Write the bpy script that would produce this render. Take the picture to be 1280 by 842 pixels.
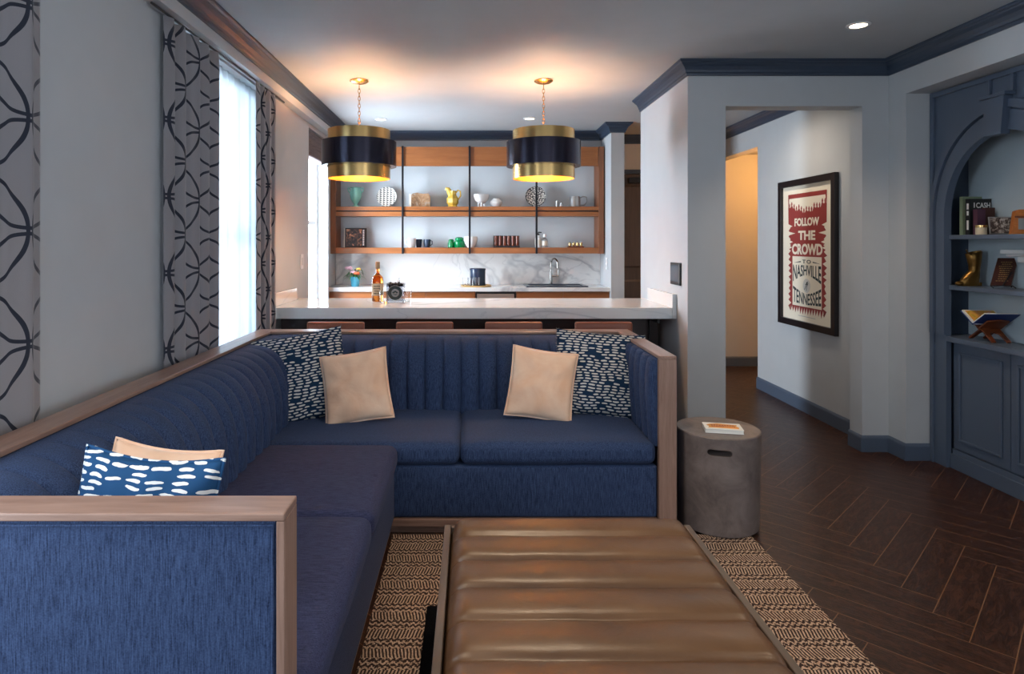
import bpy, bmesh, math, random
from mathutils import Vector, Matrix, noise
from mathutils.geometry import tessellate_polygon
PI = math.pi
S = bpy.context.scene
for o in list(bpy.data.objects): bpy.data.objects.remove(o)
COL = S.collection

# ------------------------------------------------------------------ camera
cd = bpy.data.cameras.new('camera'); cam = bpy.data.objects.new('camera', cd); COL.objects.link(cam)
cam.location = (0, 0, 1.355); cam.rotation_euler = (PI/2, 0, 0)
cd.sensor_width = 36; cd.lens = 22.5; cd.shift_x = 0.0406; cd.shift_y = -0.0922
cd.clip_start = 0.05
S.camera = cam
S.view_settings.view_transform = 'Standard'; S.view_settings.look = 'None'
S.view_settings.gamma = 1; S.view_settings.use_curve_mapping = False
S.view_settings.exposure = 0.27

# ------------------------------------------------------------------ world and lights
w = bpy.data.worlds.new('sky'); S.world = w; w.use_nodes = True
bg = w.node_tree.nodes['Background']; bg.inputs[0].default_value = (0.80, 0.90, 1.0, 1); bg.inputs[1].default_value = 2.2

def area(name, loc, rot, sx, sy, power, col):
    l = bpy.data.lights.new(name, 'AREA'); l.shape = 'RECTANGLE'; l.size = sx; l.size_y = sy
    l.energy = power; l.color = col
    o = bpy.data.objects.new(name, l); COL.objects.link(o); o.location = loc; o.rotation_euler = rot
    return o
DAY = (0.76, 0.88, 1.0)
# daylight entering through the windows (lights stand outside the glass)
area('daylight_far_window', (-1.75, 3.68, 1.45), (0, -PI/2, 0), 1.9, 1.3, 620, DAY)
area('daylight_kitchen_window', (-1.78, 5.83, 1.6), (0, -PI/2, 0), 1.6, 0.9, 170, DAY)
area('daylight_near_window', (-1.78, 1.0, 1.45), (0, -PI/2, 0), 1.9, 1.6, 62, DAY)
area('added_side_light', (3.02, -1.3, 1.45), (0, PI/2, 0), 1.7, 1.5, 75, (0.86, 0.92, 1.0))  # unseen source on the right, added to lift the left wall
area('daylight_rear_window', (0.7, -3.6, 1.6), (PI/2, 0, 0), 2.6, 1.8, 8, (0.92, 0.95, 1.0))

def point(name, loc, power, col, r=0.04):
    l = bpy.data.lights.new(name, 'POINT'); l.energy = power; l.color = col; l.shadow_soft_size = r
    o = bpy.data.objects.new(name, l); COL.objects.link(o); o.location = loc; return o
def spot(name, loc, power, col, ang=100, blend=0.8, r=0.04):
    l = bpy.data.lights.new(name, 'SPOT'); l.energy = power; l.color = col; l.shadow_soft_size = r
    l.spot_size = math.radians(ang); l.spot_blend = blend
    o = bpy.data.objects.new(name, l); COL.objects.link(o); o.location = loc; return o
WARM = (1.0, 0.62, 0.32)

# ------------------------------------------------------------------ materials
def new_mat(name):
    m = bpy.data.materials.new(name); m.use_nodes = True
    nt = m.node_tree; b = nt.nodes['Principled BSDF']; return m, nt, b
class N:
    """small node-graph helper"""
    def __init__(s, nt): s.nt = nt
    def n(s, t, **k):
        x = s.nt.nodes.new(t)
        for a, v in k.items(): setattr(x, a, v)
        return x
    def link(s, a, b): s.nt.links.new(a, b)
    def put(s, sock, v):
        if hasattr(v, 'links') or hasattr(v, 'is_linked'): s.link(v, sock)
        else: sock.default_value = v
    def m(s, op, a, b=None, c=None, clamp=False):
        x = s.n('ShaderNodeMath', operation=op); x.use_clamp = clamp
        s.put(x.inputs[0], a)
        if b is not None: s.put(x.inputs[1], b)
        if c is not None: s.put(x.inputs[2], c)
        return x.outputs[0]
    def coord(s, kind='Object'): return s.n('ShaderNodeTexCoord').outputs[kind]
    def sep(s, v):
        x = s.n('ShaderNodeSeparateXYZ'); s.link(v, x.inputs[0]); return x.outputs
    def comb(s, a, b, c=0.0):
        x = s.n('ShaderNodeCombineXYZ')
        for i, v in enumerate((a, b, c)): s.put(x.inputs[i], v)
        return x.outputs[0]
    def noise(s, vec, scale=5, detail=3, rough=.5, dist=0):
        x = s.n('ShaderNodeTexNoise'); s.link(vec, x.inputs['Vector'])
        x.inputs['Scale'].default_value = scale; x.inputs['Detail'].default_value = detail
        x.inputs['Roughness'].default_value = rough; x.inputs['Distortion'].default_value = dist
        return x.outputs['Fac']
    def scale(s, vec, sc):
        x = s.n('ShaderNodeMapping'); s.link(vec, x.inputs['Vector']); x.inputs['Scale'].default_value = sc
        return x.outputs[0]
    def ramp(s, fac, stops):
        x = s.n('ShaderNodeValToRGB'); s.link(fac, x.inputs[0]); e = x.color_ramp.elements
        while len(e) < len(stops): e.new(0.5)
        for el, (p, c) in zip(e, stops): el.position = p; el.color = (*c, 1) if len(c) == 3 else c
        return x.outputs[0]
    def mix(s, f, a, b):
        x = s.n('ShaderNodeMix', data_type='RGBA'); s.put(x.inputs['Factor'], f)
        for sock, v in ((x.inputs[6], a), (x.inputs[7], b)):
            if isinstance(v, tuple): sock.default_value = (*v, 1)
            else: s.link(v, sock)
        return x.outputs[2]
    def bump(s, h, strength, dist, b):
        x = s.n('ShaderNodeBump'); s.link(h, x.inputs['Height']); x.inputs['Strength'].default_value = strength
        x.inputs['Distance'].default_value = dist; s.link(x.outputs[0], b.inputs['Normal'])

def plain(name, col, rough=.5, metal=0, bump=0, bscale=200, spec=.5, var=0.0, **k):
    m, nt, b = new_mat(name); g = N(nt)
    b.inputs['Roughness'].default_value = rough; b.inputs['Metallic'].default_value = metal
    b.inputs['Specular IOR Level'].default_value = spec
    co = g.coord()
    f = g.noise(co, 6, 3)
    c2 = tuple(max(0, c*(1-max(var, .04))) for c in col)
    g.link(g.ramp(f, [(.3, c2), (.7, col)]), b.inputs['Base Color'])
    if bump: g.bump(g.noise(co, bscale, 2), bump, .002, b)
    for kk, v in k.items(): b.inputs[kk.replace('_', ' ')].default_value = v
    return m
def emis(name, col, st):
    m, nt, b = new_mat(name)
    b.inputs['Base Color'].default_value = (*col, 1)
    b.inputs['Emission Color'].default_value = (*col, 1); b.inputs['Emission Strength'].default_value = st
    return m
def wood(name, c1, c2, axis=0, rough=.35, sc=1.0, spec=.5):
    m, nt, b = new_mat(name); g = N(nt)
    s = [22*sc]*3; s[axis] = 1.6*sc
    v = g.scale(g.coord(), s)
    f = g.noise(v, 1.6, 6, .62, .7)
    f2 = g.noise(g.scale(g.coord(), [x*6 for x in s]), 1.5, 2)
    ff = g.m('ADD', g.m('MULTIPLY', f, .8), g.m('MULTIPLY', f2, .2))
    g.link(g.ramp(ff, [(.32, c1), (.68, c2)]), b.inputs['Base Color'])
    b.inputs['Roughness'].default_value = rough; b.inputs['Specular IOR Level'].default_value = spec
    g.bump(f, .08, .002, b)
    return m
def fabric(name, c1, c2, thread=420, sheen=.15, streak_axis=2):
    m, nt, b = new_mat(name); g = N(nt)
    co = g.coord()
    s1 = [thread]*3; s1[streak_axis] = thread*.06
    s2 = [thread*.06]*3; s2[(streak_axis+1) % 3] = thread
    a = g.noise(g.scale(co, s1), 1, 2); bb = g.noise(g.scale(co, [thread*.7]*3), 1, 2)
    f = g.m('ADD', g.m('MULTIPLY', a, .65), g.m('MULTIPLY', bb, .35))
    g.link(g.ramp(f, [(.32, c1), (.5, tuple((p+q)/2 for p, q in zip(c1, c2))), (.72, c2)]), b.inputs['Base Color'])
    b.inputs['Roughness'].default_value = .85; b.inputs['Sheen Weight'].default_value = sheen*.25
    b.inputs['Sheen Roughness'].default_value = .4; b.inputs['Specular IOR Level'].default_value = .2
    b.inputs['Sheen Tint'].default_value = (.6, .7, 1, 1)
    g.bump(f, .35, .0015, b)
    return m

M = {}
M['wall'] = plain('wall_paint', (.50, .52, .54), .6, bump=.04, bscale=180)
M['ceiling'] = plain('ceiling_paint', (.44, .46, .48), .6, spec=.25, bump=.03)
M['slate'] = plain('slate_blue_paint', (.085, .115, .170), .38, spec=.5)
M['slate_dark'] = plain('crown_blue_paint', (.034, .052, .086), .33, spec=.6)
M['niche_back'] = plain('niche_back_paint', (.50, .59, .65), .5)
M['white'] = plain('white_paint', (.75, .76, .77), .4)
M['rail'] = wood('rail_wood', (.20, .115, .085), (.34, .215, .165), 1, .32)
M['rail_x'] = wood('rail_wood_cross', (.20, .115, .085), (.34, .215, .165), 0, .32)
M['rail_z'] = wood('rail_wood_upright', (.20, .115, .085), (.34, .215, .165), 2, .36)
M['oak'] = wood('cabinet_wood', (.24, .075, .020), (.38, .135, .042), 0, .35, .6)
M['oak_z'] = wood('cabinet_wood_upright', (.16, .055, .022), (.27, .095, .038), 2, .4, .6)
M['dark_wood'] = wood('island_panel_wood', (.018, .006, .006), (.035, .012, .012), 0, .4)
M['door_wood'] = wood('entry_door_wood', (.06, .045, .038), (.09, .068, .058), 2, .5)
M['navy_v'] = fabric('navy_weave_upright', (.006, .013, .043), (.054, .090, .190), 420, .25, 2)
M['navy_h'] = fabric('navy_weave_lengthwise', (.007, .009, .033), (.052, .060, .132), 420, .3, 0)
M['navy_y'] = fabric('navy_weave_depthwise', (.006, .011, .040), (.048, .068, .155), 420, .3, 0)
M['black'] = plain('black_metal', (.012, .012, .014), .35, spec=.5)
M['black_matte'] = plain('black_matte', (.008, .008, .009), .9, spec=.1)
M['blackframe'] = plain('black_lacquer', (.012, .009, .012), .3)
M['divider'] = plain('dark_bronze', (.015, .015, .02), .4, .6)
M['gold'] = plain('brushed_gold', (.66, .44, .18), .27, 1.0)
M['gold_in'] = plain('inner_gold_leaf', (.90, .42, .07), .45, .6)
M['bronze_band'] = plain('blackened_bronze', (.035, .033, .055), .22, .75, spec=.8)
M['chrome'] = plain('nickel', (.45, .44, .42), .22, 1.0)
M['steel'] = plain('stainless', (.5, .46, .42), .3, 1.0)
M['concrete'] = plain('grey_concrete', (.175, .135, .120), .42, bump=.06, bscale=60, var=.4)
M['leather_tan'] = plain('tan_leather', (.25, .075, .04), .42, bump=.1)
M['paper'] = plain('poster_paper', (.86, .78, .64), .6)
M['red'] = plain('poster_red_ink', (.30, .035, .03), .6, var=.12)
M['ink'] = plain('poster_black_ink', (.02, .035, .04), .6)
M['cream'] = plain('cream_ceramic', (.72, .68, .6), .35)
M['porcelain'] = plain('white_porcelain', (.82, .82, .82), .2)
M['mint'] = plain('mint_glaze', (.25, .58, .50), .25)
M['yellow'] = plain('yellow_glaze', (.78, .50, .08), .25, var=.25)
M['green_glass'] = plain('green_glass', (.0, .32, .10), .06, Transmission_Weight=.45)
M['navy_enamel'] = plain('navy_enamel', (.02, .035, .07), .2)
M['pewter'] = plain('pewter', (.42, .42, .42), .35, .8)
M['teal'] = plain('teal_glaze', (.06, .30, .42), .25)
M['leaf'] = plain('leaf_green', (.04, .20, .04), .5, var=.4)
M['pink'] = plain('pink_petals', (.82, .50, .62), .5)
M['coral'] = plain('coral_petals', (.80, .16, .06), .5)
M['gold_petal'] = plain('yellow_petals', (.75, .50, .10), .5)
M['brown_glass'] = plain('brown_glass', (.16, .035, .015), .08)
M['bronze'] = plain('cast_bronze', (.38, .20, .05), .3, .85, bump=.6, bscale=60, var=.75)
M['carved'] = wood('carved_red_wood', (.09, .018, .008), (.26, .07, .02), 0, .35, 2)
M['orange_wood'] = wood('orange_wood', (.42, .12, .02), (.60, .20, .04), 0, .35, 2)
M['paper_white'] = plain('book_pages', (.78, .76, .70), .7)
M['book_orange'] = plain('orange_print', (.85, .36, .05), .5, var=.4)
M['book_blue'] = plain('blue_book_cloth', (.02, .05, .20), .5)
M['book_purple'] = plain('plum_book_cloth', (.09, .03, .06), .6)
M['book_brown'] = plain('brown_book_cloth', (.06, .015, .01), .5)
M['book_green'] = plain('sage_book_cloth', (.22, .28, .18), .6)
M['book_black'] = plain('black_book_jacket', (.012, .014, .016), .35)
M['book_white'] = plain('white_print', (.80, .80, .78), .5)
M['gold_text'] = plain('gold_lettering', (.42, .27, .10), .5)
M['glow'] = emis('lamp_lens', (1.0, .80, .55), 14)
M['bulb'] = emis('lamp_bulb', (1.0, .72, .35), 30)
M['cork'] = plain('bottle_cork', (.45, .30, .18), .7)
M['label'] = plain('bottle_label', (.72, .62, .45), .6, var=.2)
M['roman'] = fabric('roman_blind_cloth', (.10, .075, .075), (.19, .15, .15), 200, .1, 1)
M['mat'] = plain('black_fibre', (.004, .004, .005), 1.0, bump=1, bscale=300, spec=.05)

def glass(name, col=(1, 1, 1), rough=0.0):
    m, nt, b = new_mat(name); g = N(nt)
    b.inputs['Base Color'].default_value = (*col, 1); b.inputs['Roughness'].default_value = rough
    b.inputs['Transmission Weight'].default_value = 1.0; b.inputs['IOR'].default_value = 1.45
    return m
M['glass'] = glass('clear_glass')
M['crystal'] = glass('smoky_crystal', (.62, .62, .66))
M['whiskey'] = glass('amber_liquor', (.85, .25, .03))
m, nt, b = new_mat('window_pane'); g = N(nt)
out = nt.nodes['Material Output']; tr = g.n('ShaderNodeBsdfTransparent'); gl = g.n('ShaderNodeBsdfGlossy')
gl.inputs['Roughness'].default_value = .02
mx = g.n('ShaderNodeMixShader'); mx.inputs[0].default_value = .06
g.link(tr.outputs[0], mx.inputs[1]); g.link(gl.outputs[0], mx.inputs[2]); g.link(mx.outputs[0], out.inputs[0]); M['pane'] = m
# sheer cloth
m, nt, b = new_mat('sheer_cloth'); g = N(nt); out = nt.nodes['Material Output']
tl = g.n('ShaderNodeBsdfTranslucent'); tl.inputs[0].default_value = (.26, .28, .295, 1)
df = g.n('ShaderNodeBsdfDiffuse'); df.inputs[0].default_value = (.8, .83, .85, 1)
tr = g.n('ShaderNodeBsdfTransparent')
m1 = g.n('ShaderNodeMixShader'); m1.inputs[0].default_value = .45
g.link(tl.outputs[0], m1.inputs[1]); g.link(df.outputs[0], m1.inputs[2])
m2 = g.n('ShaderNodeMixShader'); m2.inputs[0].default_value = .0
g.link(m1.outputs[0], m2.inputs[1]); g.link(tr.outputs[0], m2.inputs[2]); g.link(m2.outputs[0], out.inputs[0]); M['sheer'] = m

# patterned curtain cloth (UV: metres along the cloth, metres up)
def curtain_mat():
    m, nt, b = new_mat('curtain_cloth'); g = N(nt)
    uv = g.sep(g.coord('UV')); P = .27
    def rings(ox, oy, sx, sy, R, wd):
        a = g.m('SUBTRACT', g.m('FRACT', g.m('ADD', g.m('DIVIDE', uv[0], sx), ox)), .5)
        c = g.m('SUBTRACT', g.m('FRACT', g.m('ADD', g.m('DIVIDE', uv[1], sy), oy)), .5)
        d = g.m('SQRT', g.m('ADD', g.m('MULTIPLY', a, a), g.m('MULTIPLY', c, c)))
        return g.m('LESS_THAN', g.m('ABSOLUTE', g.m('SUBTRACT', d, R)), wd)
    f = rings(0, 0, .33, .34, .475, .017)
    f = g.m('MAXIMUM', f, rings(.5, .5, .33, .34, .475, .017))
    n = g.noise(g.scale(g.coord('UV'), (700, 700, 1)), 1, 1)
    base = g.ramp(n, [(.3, (.25, .235, .25)), (.7, (.34, .325, .34))])
    g.link(g.mix(f, base, (.010, .016, .035)), b.inputs['Base Color'])
    b.inputs['Roughness'].default_value = .7; b.inputs['Sheen Weight'].default_value = .3
    out = nt.nodes['Material Output']
    tl = g.n('ShaderNodeBsdfTranslucent'); g.link(g.mix(f, (.5, .52, .56), (.01, .02, .05)), tl.inputs[0])
    mx = g.n('ShaderNodeMixShader'); mx.inputs[0].default_value = .14
    g.link(b.outputs[0], mx.inputs[1]); g.link(tl.outputs[0], mx.inputs[2]); g.link(mx.outputs[0], out.inputs[0])
    return m
M['curtain'] = curtain_mat()

# printed cushion: white brush dashes on navy
def dash_mat(name, base, dash, sx, sy, amp=1.0, fa=.9):
    m, nt, b = new_mat(name); g = N(nt)
    co = g.coord(); nz = g.n('ShaderNodeTexNoise'); g.link(co, nz.inputs['Vector']); nz.inputs['Scale'].default_value = 9
    p = g.sep(co); q = g.sep(nz.outputs['Color'])
    x = g.m('ADD', p[0], g.m('MULTIPLY', g.m('SUBTRACT', q[0], .5), .03*amp))
    y = g.m('ADD', p[1], g.m('MULTIPLY', g.m('SUBTRACT', q[1], .5), .022*amp))
    row = g.m('DIVIDE', y, sy); ri = g.m('FLOOR', row); rf = g.m('SUBTRACT', row, ri)
    wn = g.n('ShaderNodeTexWhiteNoise', noise_dimensions='1D'); g.link(ri, wn.inputs['W'])
    cx = g.m('ADD', g.m('DIVIDE', x, sx), wn.outputs[0]); ci = g.m('FLOOR', cx); cf = g.m('SUBTRACT', cx, ci)
    w2 = g.n('ShaderNodeTexWhiteNoise', noise_dimensions='2D'); g.link(g.comb(ci, ri), w2.inputs['Vector'])
    # rounded dash: superellipse in the cell
    a = g.m('DIVIDE', g.m('ABSOLUTE', g.m('SUBTRACT', cf, .5)), g.m('ADD', .30, g.m('MULTIPLY', w2.outputs[0], .16)))
    c = g.m('DIVIDE', g.m('ABSOLUTE', g.m('SUBTRACT', rf, .5)), .27)
    fine = g.m('MULTIPLY', g.m('SUBTRACT', g.noise(co, 60 if fa > 1 else 90, 3), .5), fa)
    d = g.m('ADD', g.m('ADD', g.m('POWER', a, 3), g.m('POWER', c, 2.5)), fine)
    f = g.m('MULTIPLY', g.m('LESS_THAN', d, .95), g.m('GREATER_THAN', w2.outputs[0], .08))
    g.link(g.mix(f, base, dash), b.inputs['Base Color']); b.inputs['Roughness'].default_value = .8
    b.inputs['Specular IOR Level'].default_value = .2
    g.bump(g.noise(co, 500, 1), .2, .001, b)
    return m
M['dash'] = dash_mat('dash_print_cloth', (.008, .030, .075), (.66, .64, .60), .042, .0150)
M['dash_near'] = dash_mat('dash_print_near_cloth', (.014, .070, .18), (.78, .80, .80), .056, .0160, 1.8, 2.0)
def velvet():
    m, nt, b = new_mat('blush_velvet'); g = N(nt); co = g.coord()
    f = g.noise(co, 5, 4, .6, .6)
    g.link(g.ramp(f, [(.3, (.82, .48, .30)), (.7, (.92, .66, .48))]), b.inputs['Base Color'])
    b.inputs['Roughness'].default_value = .6; b.inputs['Sheen Weight'].default_value = .8
    b.inputs['Sheen Roughness'].default_value = .35; g.bump(g.noise(co, 11, 4, .6, 1.0), .4, .007, b)
    return m
M['velvet'] = velvet()

def marble():
    m, nt, b = new_mat('white_marble'); g = N(nt); co = g.coord()
    wv = g.scale(co, (.8, .8, 1.5))
    def vein(sc, dist, wd, seed):
        mp = g.n('ShaderNodeMapping'); g.link(wv, mp.inputs[0]); mp.inputs['Location'].default_value = (seed, seed*2, seed*3)
        mp.inputs['Rotation'].default_value = (0, .6, .4)
        f = g.noise(mp.outputs[0], sc, 5, .55, dist)
        d = g.m('ABSOLUTE', g.m('SUBTRACT', f, .5))
        return g.m('SUBTRACT', 1.0, g.m('DIVIDE', d, wd), clamp=True)
    v = g.m('MAXIMUM', vein(.55, .9, .016, 1.3), g.m('MULTIPLY', vein(.9, 1.2, .009, 5.1), .5))
    k = g.m('MULTIPLY', v, g.noise(co, 1.7, 2))
    g.link(g.mix(k, (.74, .74, .73), (.26, .27, .30)), b.inputs['Base Color'])
    b.inputs['Roughness'].default_value = .12
    return m
M['marble'] = marble()

def leather():
    m, nt, b = new_mat('brown_leather'); g = N(nt); co = g.coord()
    f = g.noise(co, 3.2, 5, .6, .5)
    g.link(g.ramp(f, [(.3, (.080, .036, .014)), (.7, (.140, .065, .025))]), b.inputs['Base Color'])
    r = g.m('ADD', .30, g.m('MULTIPLY', g.noise(co, 7, 3), .14)); g.link(r, b.inputs['Roughness'])
    b.inputs['Specular IOR Level'].default_value = .6
    h = g.m('ADD', g.m('MULTIPLY', g.noise(co, 9, 3, .6, 1.2), .8), g.m('MULTIPLY', g.noise(co, 220, 2), .15))
    g.bump(h, .28, .006, b)
    return m
M['leather'] = leather()

def floor_mat():
    m, nt, b = new_mat('herringbone_floor'); g = N(nt)
    co = g.sep(g.coord()); W = .122; n = 5
    r2 = math.sqrt(.5)
    b.inputs['Specular IOR Level'].default_value = .35
    u = g.m('DIVIDE', g.m('MULTIPLY', g.m('ADD', co[0], co[1]), r2), W)
    v = g.m('DIVIDE', g.m('MULTIPLY', g.m('SUBTRACT', co[1], co[0]), r2), W)
    u = g.m('ADD', u, 200.35); v = g.m('ADD', v, 200.1)
    i = g.m('FLOOR', u); j = g.m('FLOOR', v)
    fu = g.m('SUBTRACT', u, i); fv = g.m('SUBTRACT', v, j)
    k = g.m('FLOORED_MODULO', g.m('SUBTRACT', i, j), 2.0*n)
    hor = g.m('LESS_THAN', k, n-.5)
    mm = g.m('FLOORED_MODULO', g.m('SUBTRACT', g.m('SUBTRACT', j, i), 1.0), 2.0*n)
    def sel(a, c):
        return g.m('ADD', g.m('MULTIPLY', hor, a), g.m('MULTIPLY', g.m('SUBTRACT', 1.0, hor), c))
    along = sel(g.m('ADD', k, fu), g.m('ADD', mm, fv)); across = sel(fv, fu)
    ida = sel(g.m('SUBTRACT', i, k), i); idb = sel(j, g.m('SUBTRACT', j, mm))
    dA = g.m('MINIMUM', along, g.m('SUBTRACT', float(n), along)); dB = g.m('MINIMUM', across, g.m('SUBTRACT', 1.0, across))
    dist = g.m('MINIMUM', dA, dB)
    wn = g.n('ShaderNodeTexWhiteNoise', noise_dimensions='3D'); g.link(g.comb(ida, idb, hor), wn.inputs['Vector'])
    rv = wn.outputs[0]
    gv = g.comb(g.m('MULTIPLY', along, .55), g.m('MULTIPLY', across, 2.2), g.m('MULTIPLY', rv, 40.0))
    f = g.noise(gv, 1.6, 5, .6, 1.4)
    ripple = g.m('SINE', g.m('MULTIPLY', f, 46.0))
    t = g.m('ADD', g.m('MULTIPLY', f, .75), g.m('MULTIPLY', ripple, .11))
    c = g.ramp(t, [(.28, (.014, .0048, .0025)), (.62, (.085, .032, .016))])
    c = g.mix(g.m('MULTIPLY', rv, .55), c, (.030, .011, .006))
    gap = g.m('LESS_THAN', dist, .014)
    g.link(g.mix(gap, c, (.165, .080, .036)), b.inputs['Base Color'])
    g.link(g.m('ADD', .26, g.m('MULTIPLY', g.noise(gv, 4, 3), .16)), b.inputs['Roughness'])
    h = g.m('SUBTRACT', g.m('MULTIPLY', t, .4), g.m('MULTIPLY', gap, .5))
    g.bump(h, .3, .002, b)
    return m
M['floor'] = floor_mat()

def rug_mat():
    m, nt, b = new_mat('woven_rug'); g = N(nt); co = g.coord(); p = g.sep(co)
    nz = g.m('SUBTRACT', g.noise(co, 30, 2), .5)
    y = g.m('ADD', p[1], g.m('MULTIPLY', nz, .008))
    per = .105
    r = g.m('DIVIDE', y, per); ri = g.m('FLOOR', r); rf = g.m('SUBTRACT', r, ri)
    # band 1: slanted dashes, band 2: fine zigzags
    sl = g.m('ADD', p[0], g.m('MULTIPLY', g.m('SUBTRACT', rf, .27), g.m('SUBTRACT', g.m('MULTIPLY', g.m('FLOORED_MODULO', ri, 2.0), .04), .02)))
    sl = g.m('ADD', sl, g.m('MULTIPLY', nz, .006))
    d1 = g.m('GREATER_THAN', g.m('SINE', g.m('MULTIPLY', sl, 2*PI/.0115)), .1)
    edge = g.m('LESS_THAN', g.m('ABSOLUTE', g.m('SUBTRACT', rf, .27)), .215)
    z = g.m('ADD', g.m('MULTIPLY', p[0], 2*PI/.022), 0.0)
    zz = g.m('SINE', g.m('ADD', g.m('MULTIPLY', g.m('SINE', z), 1.3), g.m('MULTIPLY', rf, 2*PI*4.0)))
    d2 = g.m('GREATER_THAN', g.m('ADD', zz, g.m('MULTIPLY', g.m('SUBTRACT', g.noise(co, 150, 3), .5), 8.0)), .2)
    f = g.m('ADD', g.m('MULTIPLY', edge, d1), g.m('MULTIPLY', g.m('SUBTRACT', 1.0, edge), d2))
    col = g.ramp(g.noise(co, 120, 2), [(.3, (.34, .22, .15)), (.7, (.60, .44, .33))])
    g.link(g.mix(f, (.040, .025, .022), col), b.inputs['Base Color'])
    b.inputs['Roughness'].default_value = .95; b.inputs['Specular IOR Level'].default_value = .1
    g.bump(f, .5, .004, b)
    return m
M['rug'] = rug_mat()
def plate_mat(name, mode):
    m, nt, b = new_mat(name); g = N(nt); p = g.sep(g.coord())
    if mode == 'tri':
        a = g.m('FRACT', g.m('DIVIDE', p[0], .036)); c = g.m('FRACT', g.m('DIVIDE', p[1], .022))
        f = g.m('MULTIPLY', g.m('LESS_THAN', a, .62), g.m('LESS_THAN', g.m('ADD', a, g.m('MULTIPLY', c, .9)), .78))
    else:
        v = g.n('ShaderNodeTexVoronoi', feature='DISTANCE_TO_EDGE'); g.link(g.coord(), v.inputs['Vector']); v.inputs['Scale'].default_value = 55
        rr = g.m('SQRT', g.m('ADD', g.m('MULTIPLY', p[0], p[0]), g.m('MULTIPLY', p[1], p[1])))
        ring = g.m('GREATER_THAN', g.m('SINE', g.m('MULTIPLY', rr, 260.0)), .1)
        f = g.m('MAXIMUM', g.m('LESS_THAN', v.outputs[0], .12), g.m('MULTIPLY', ring, g.m('GREATER_THAN', g.noise(g.coord(), 70, 1), .52)))
    g.link(g.mix(f, (.76, .74, .68), (.02, .02, .03)), b.inputs['Base Color']); b.inputs['Roughness'].default_value = .3
    return m
M['plate_tri'] = plate_mat('triangle_print_glaze', 'tri'); M['plate_net'] = plate_mat('net_print_glaze', 'net')
def mottled(name, stops, scale, rough=.5, dist=1.0):
    m, nt, b = new_mat(name); g = N(nt)
    g.link(g.ramp(g.noise(g.coord(), scale, 5, .7, dist), stops), b.inputs['Base Color']); b.inputs['Roughness'].default_value = rough
    return m
M['agate'] = mottled('stone_face', [(.3, (.10, .05, .03)), (.5, (.36, .20, .10)), (.7, (.45, .42, .38))], 14)
M['photo_bw'] = mottled('crowd_photograph', [(.35, (.01, .01, .01)), (.5, (.12, .08, .07)), (.62, (.65, .58, .52))], 38)
M['art_dark'] = mottled('dark_album_print', [(.44, (.010, .012, .018)), (.53, (.10, .05, .04)), (.62, (.70, .30, .15))], 16)
M['photo_colour'] = mottled('colour_photograph', [(.3, (.02, .06, .02)), (.45, (.70, .42, .05)), (.6, (.7, .25, .12)), (.75, (.75, .72, .75))], 22)
M['cyclo'] = mottled('crystal_emblem', [(.3, (.03, .03, .04)), (.7, (.3, .3, .3))], 50)

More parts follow.
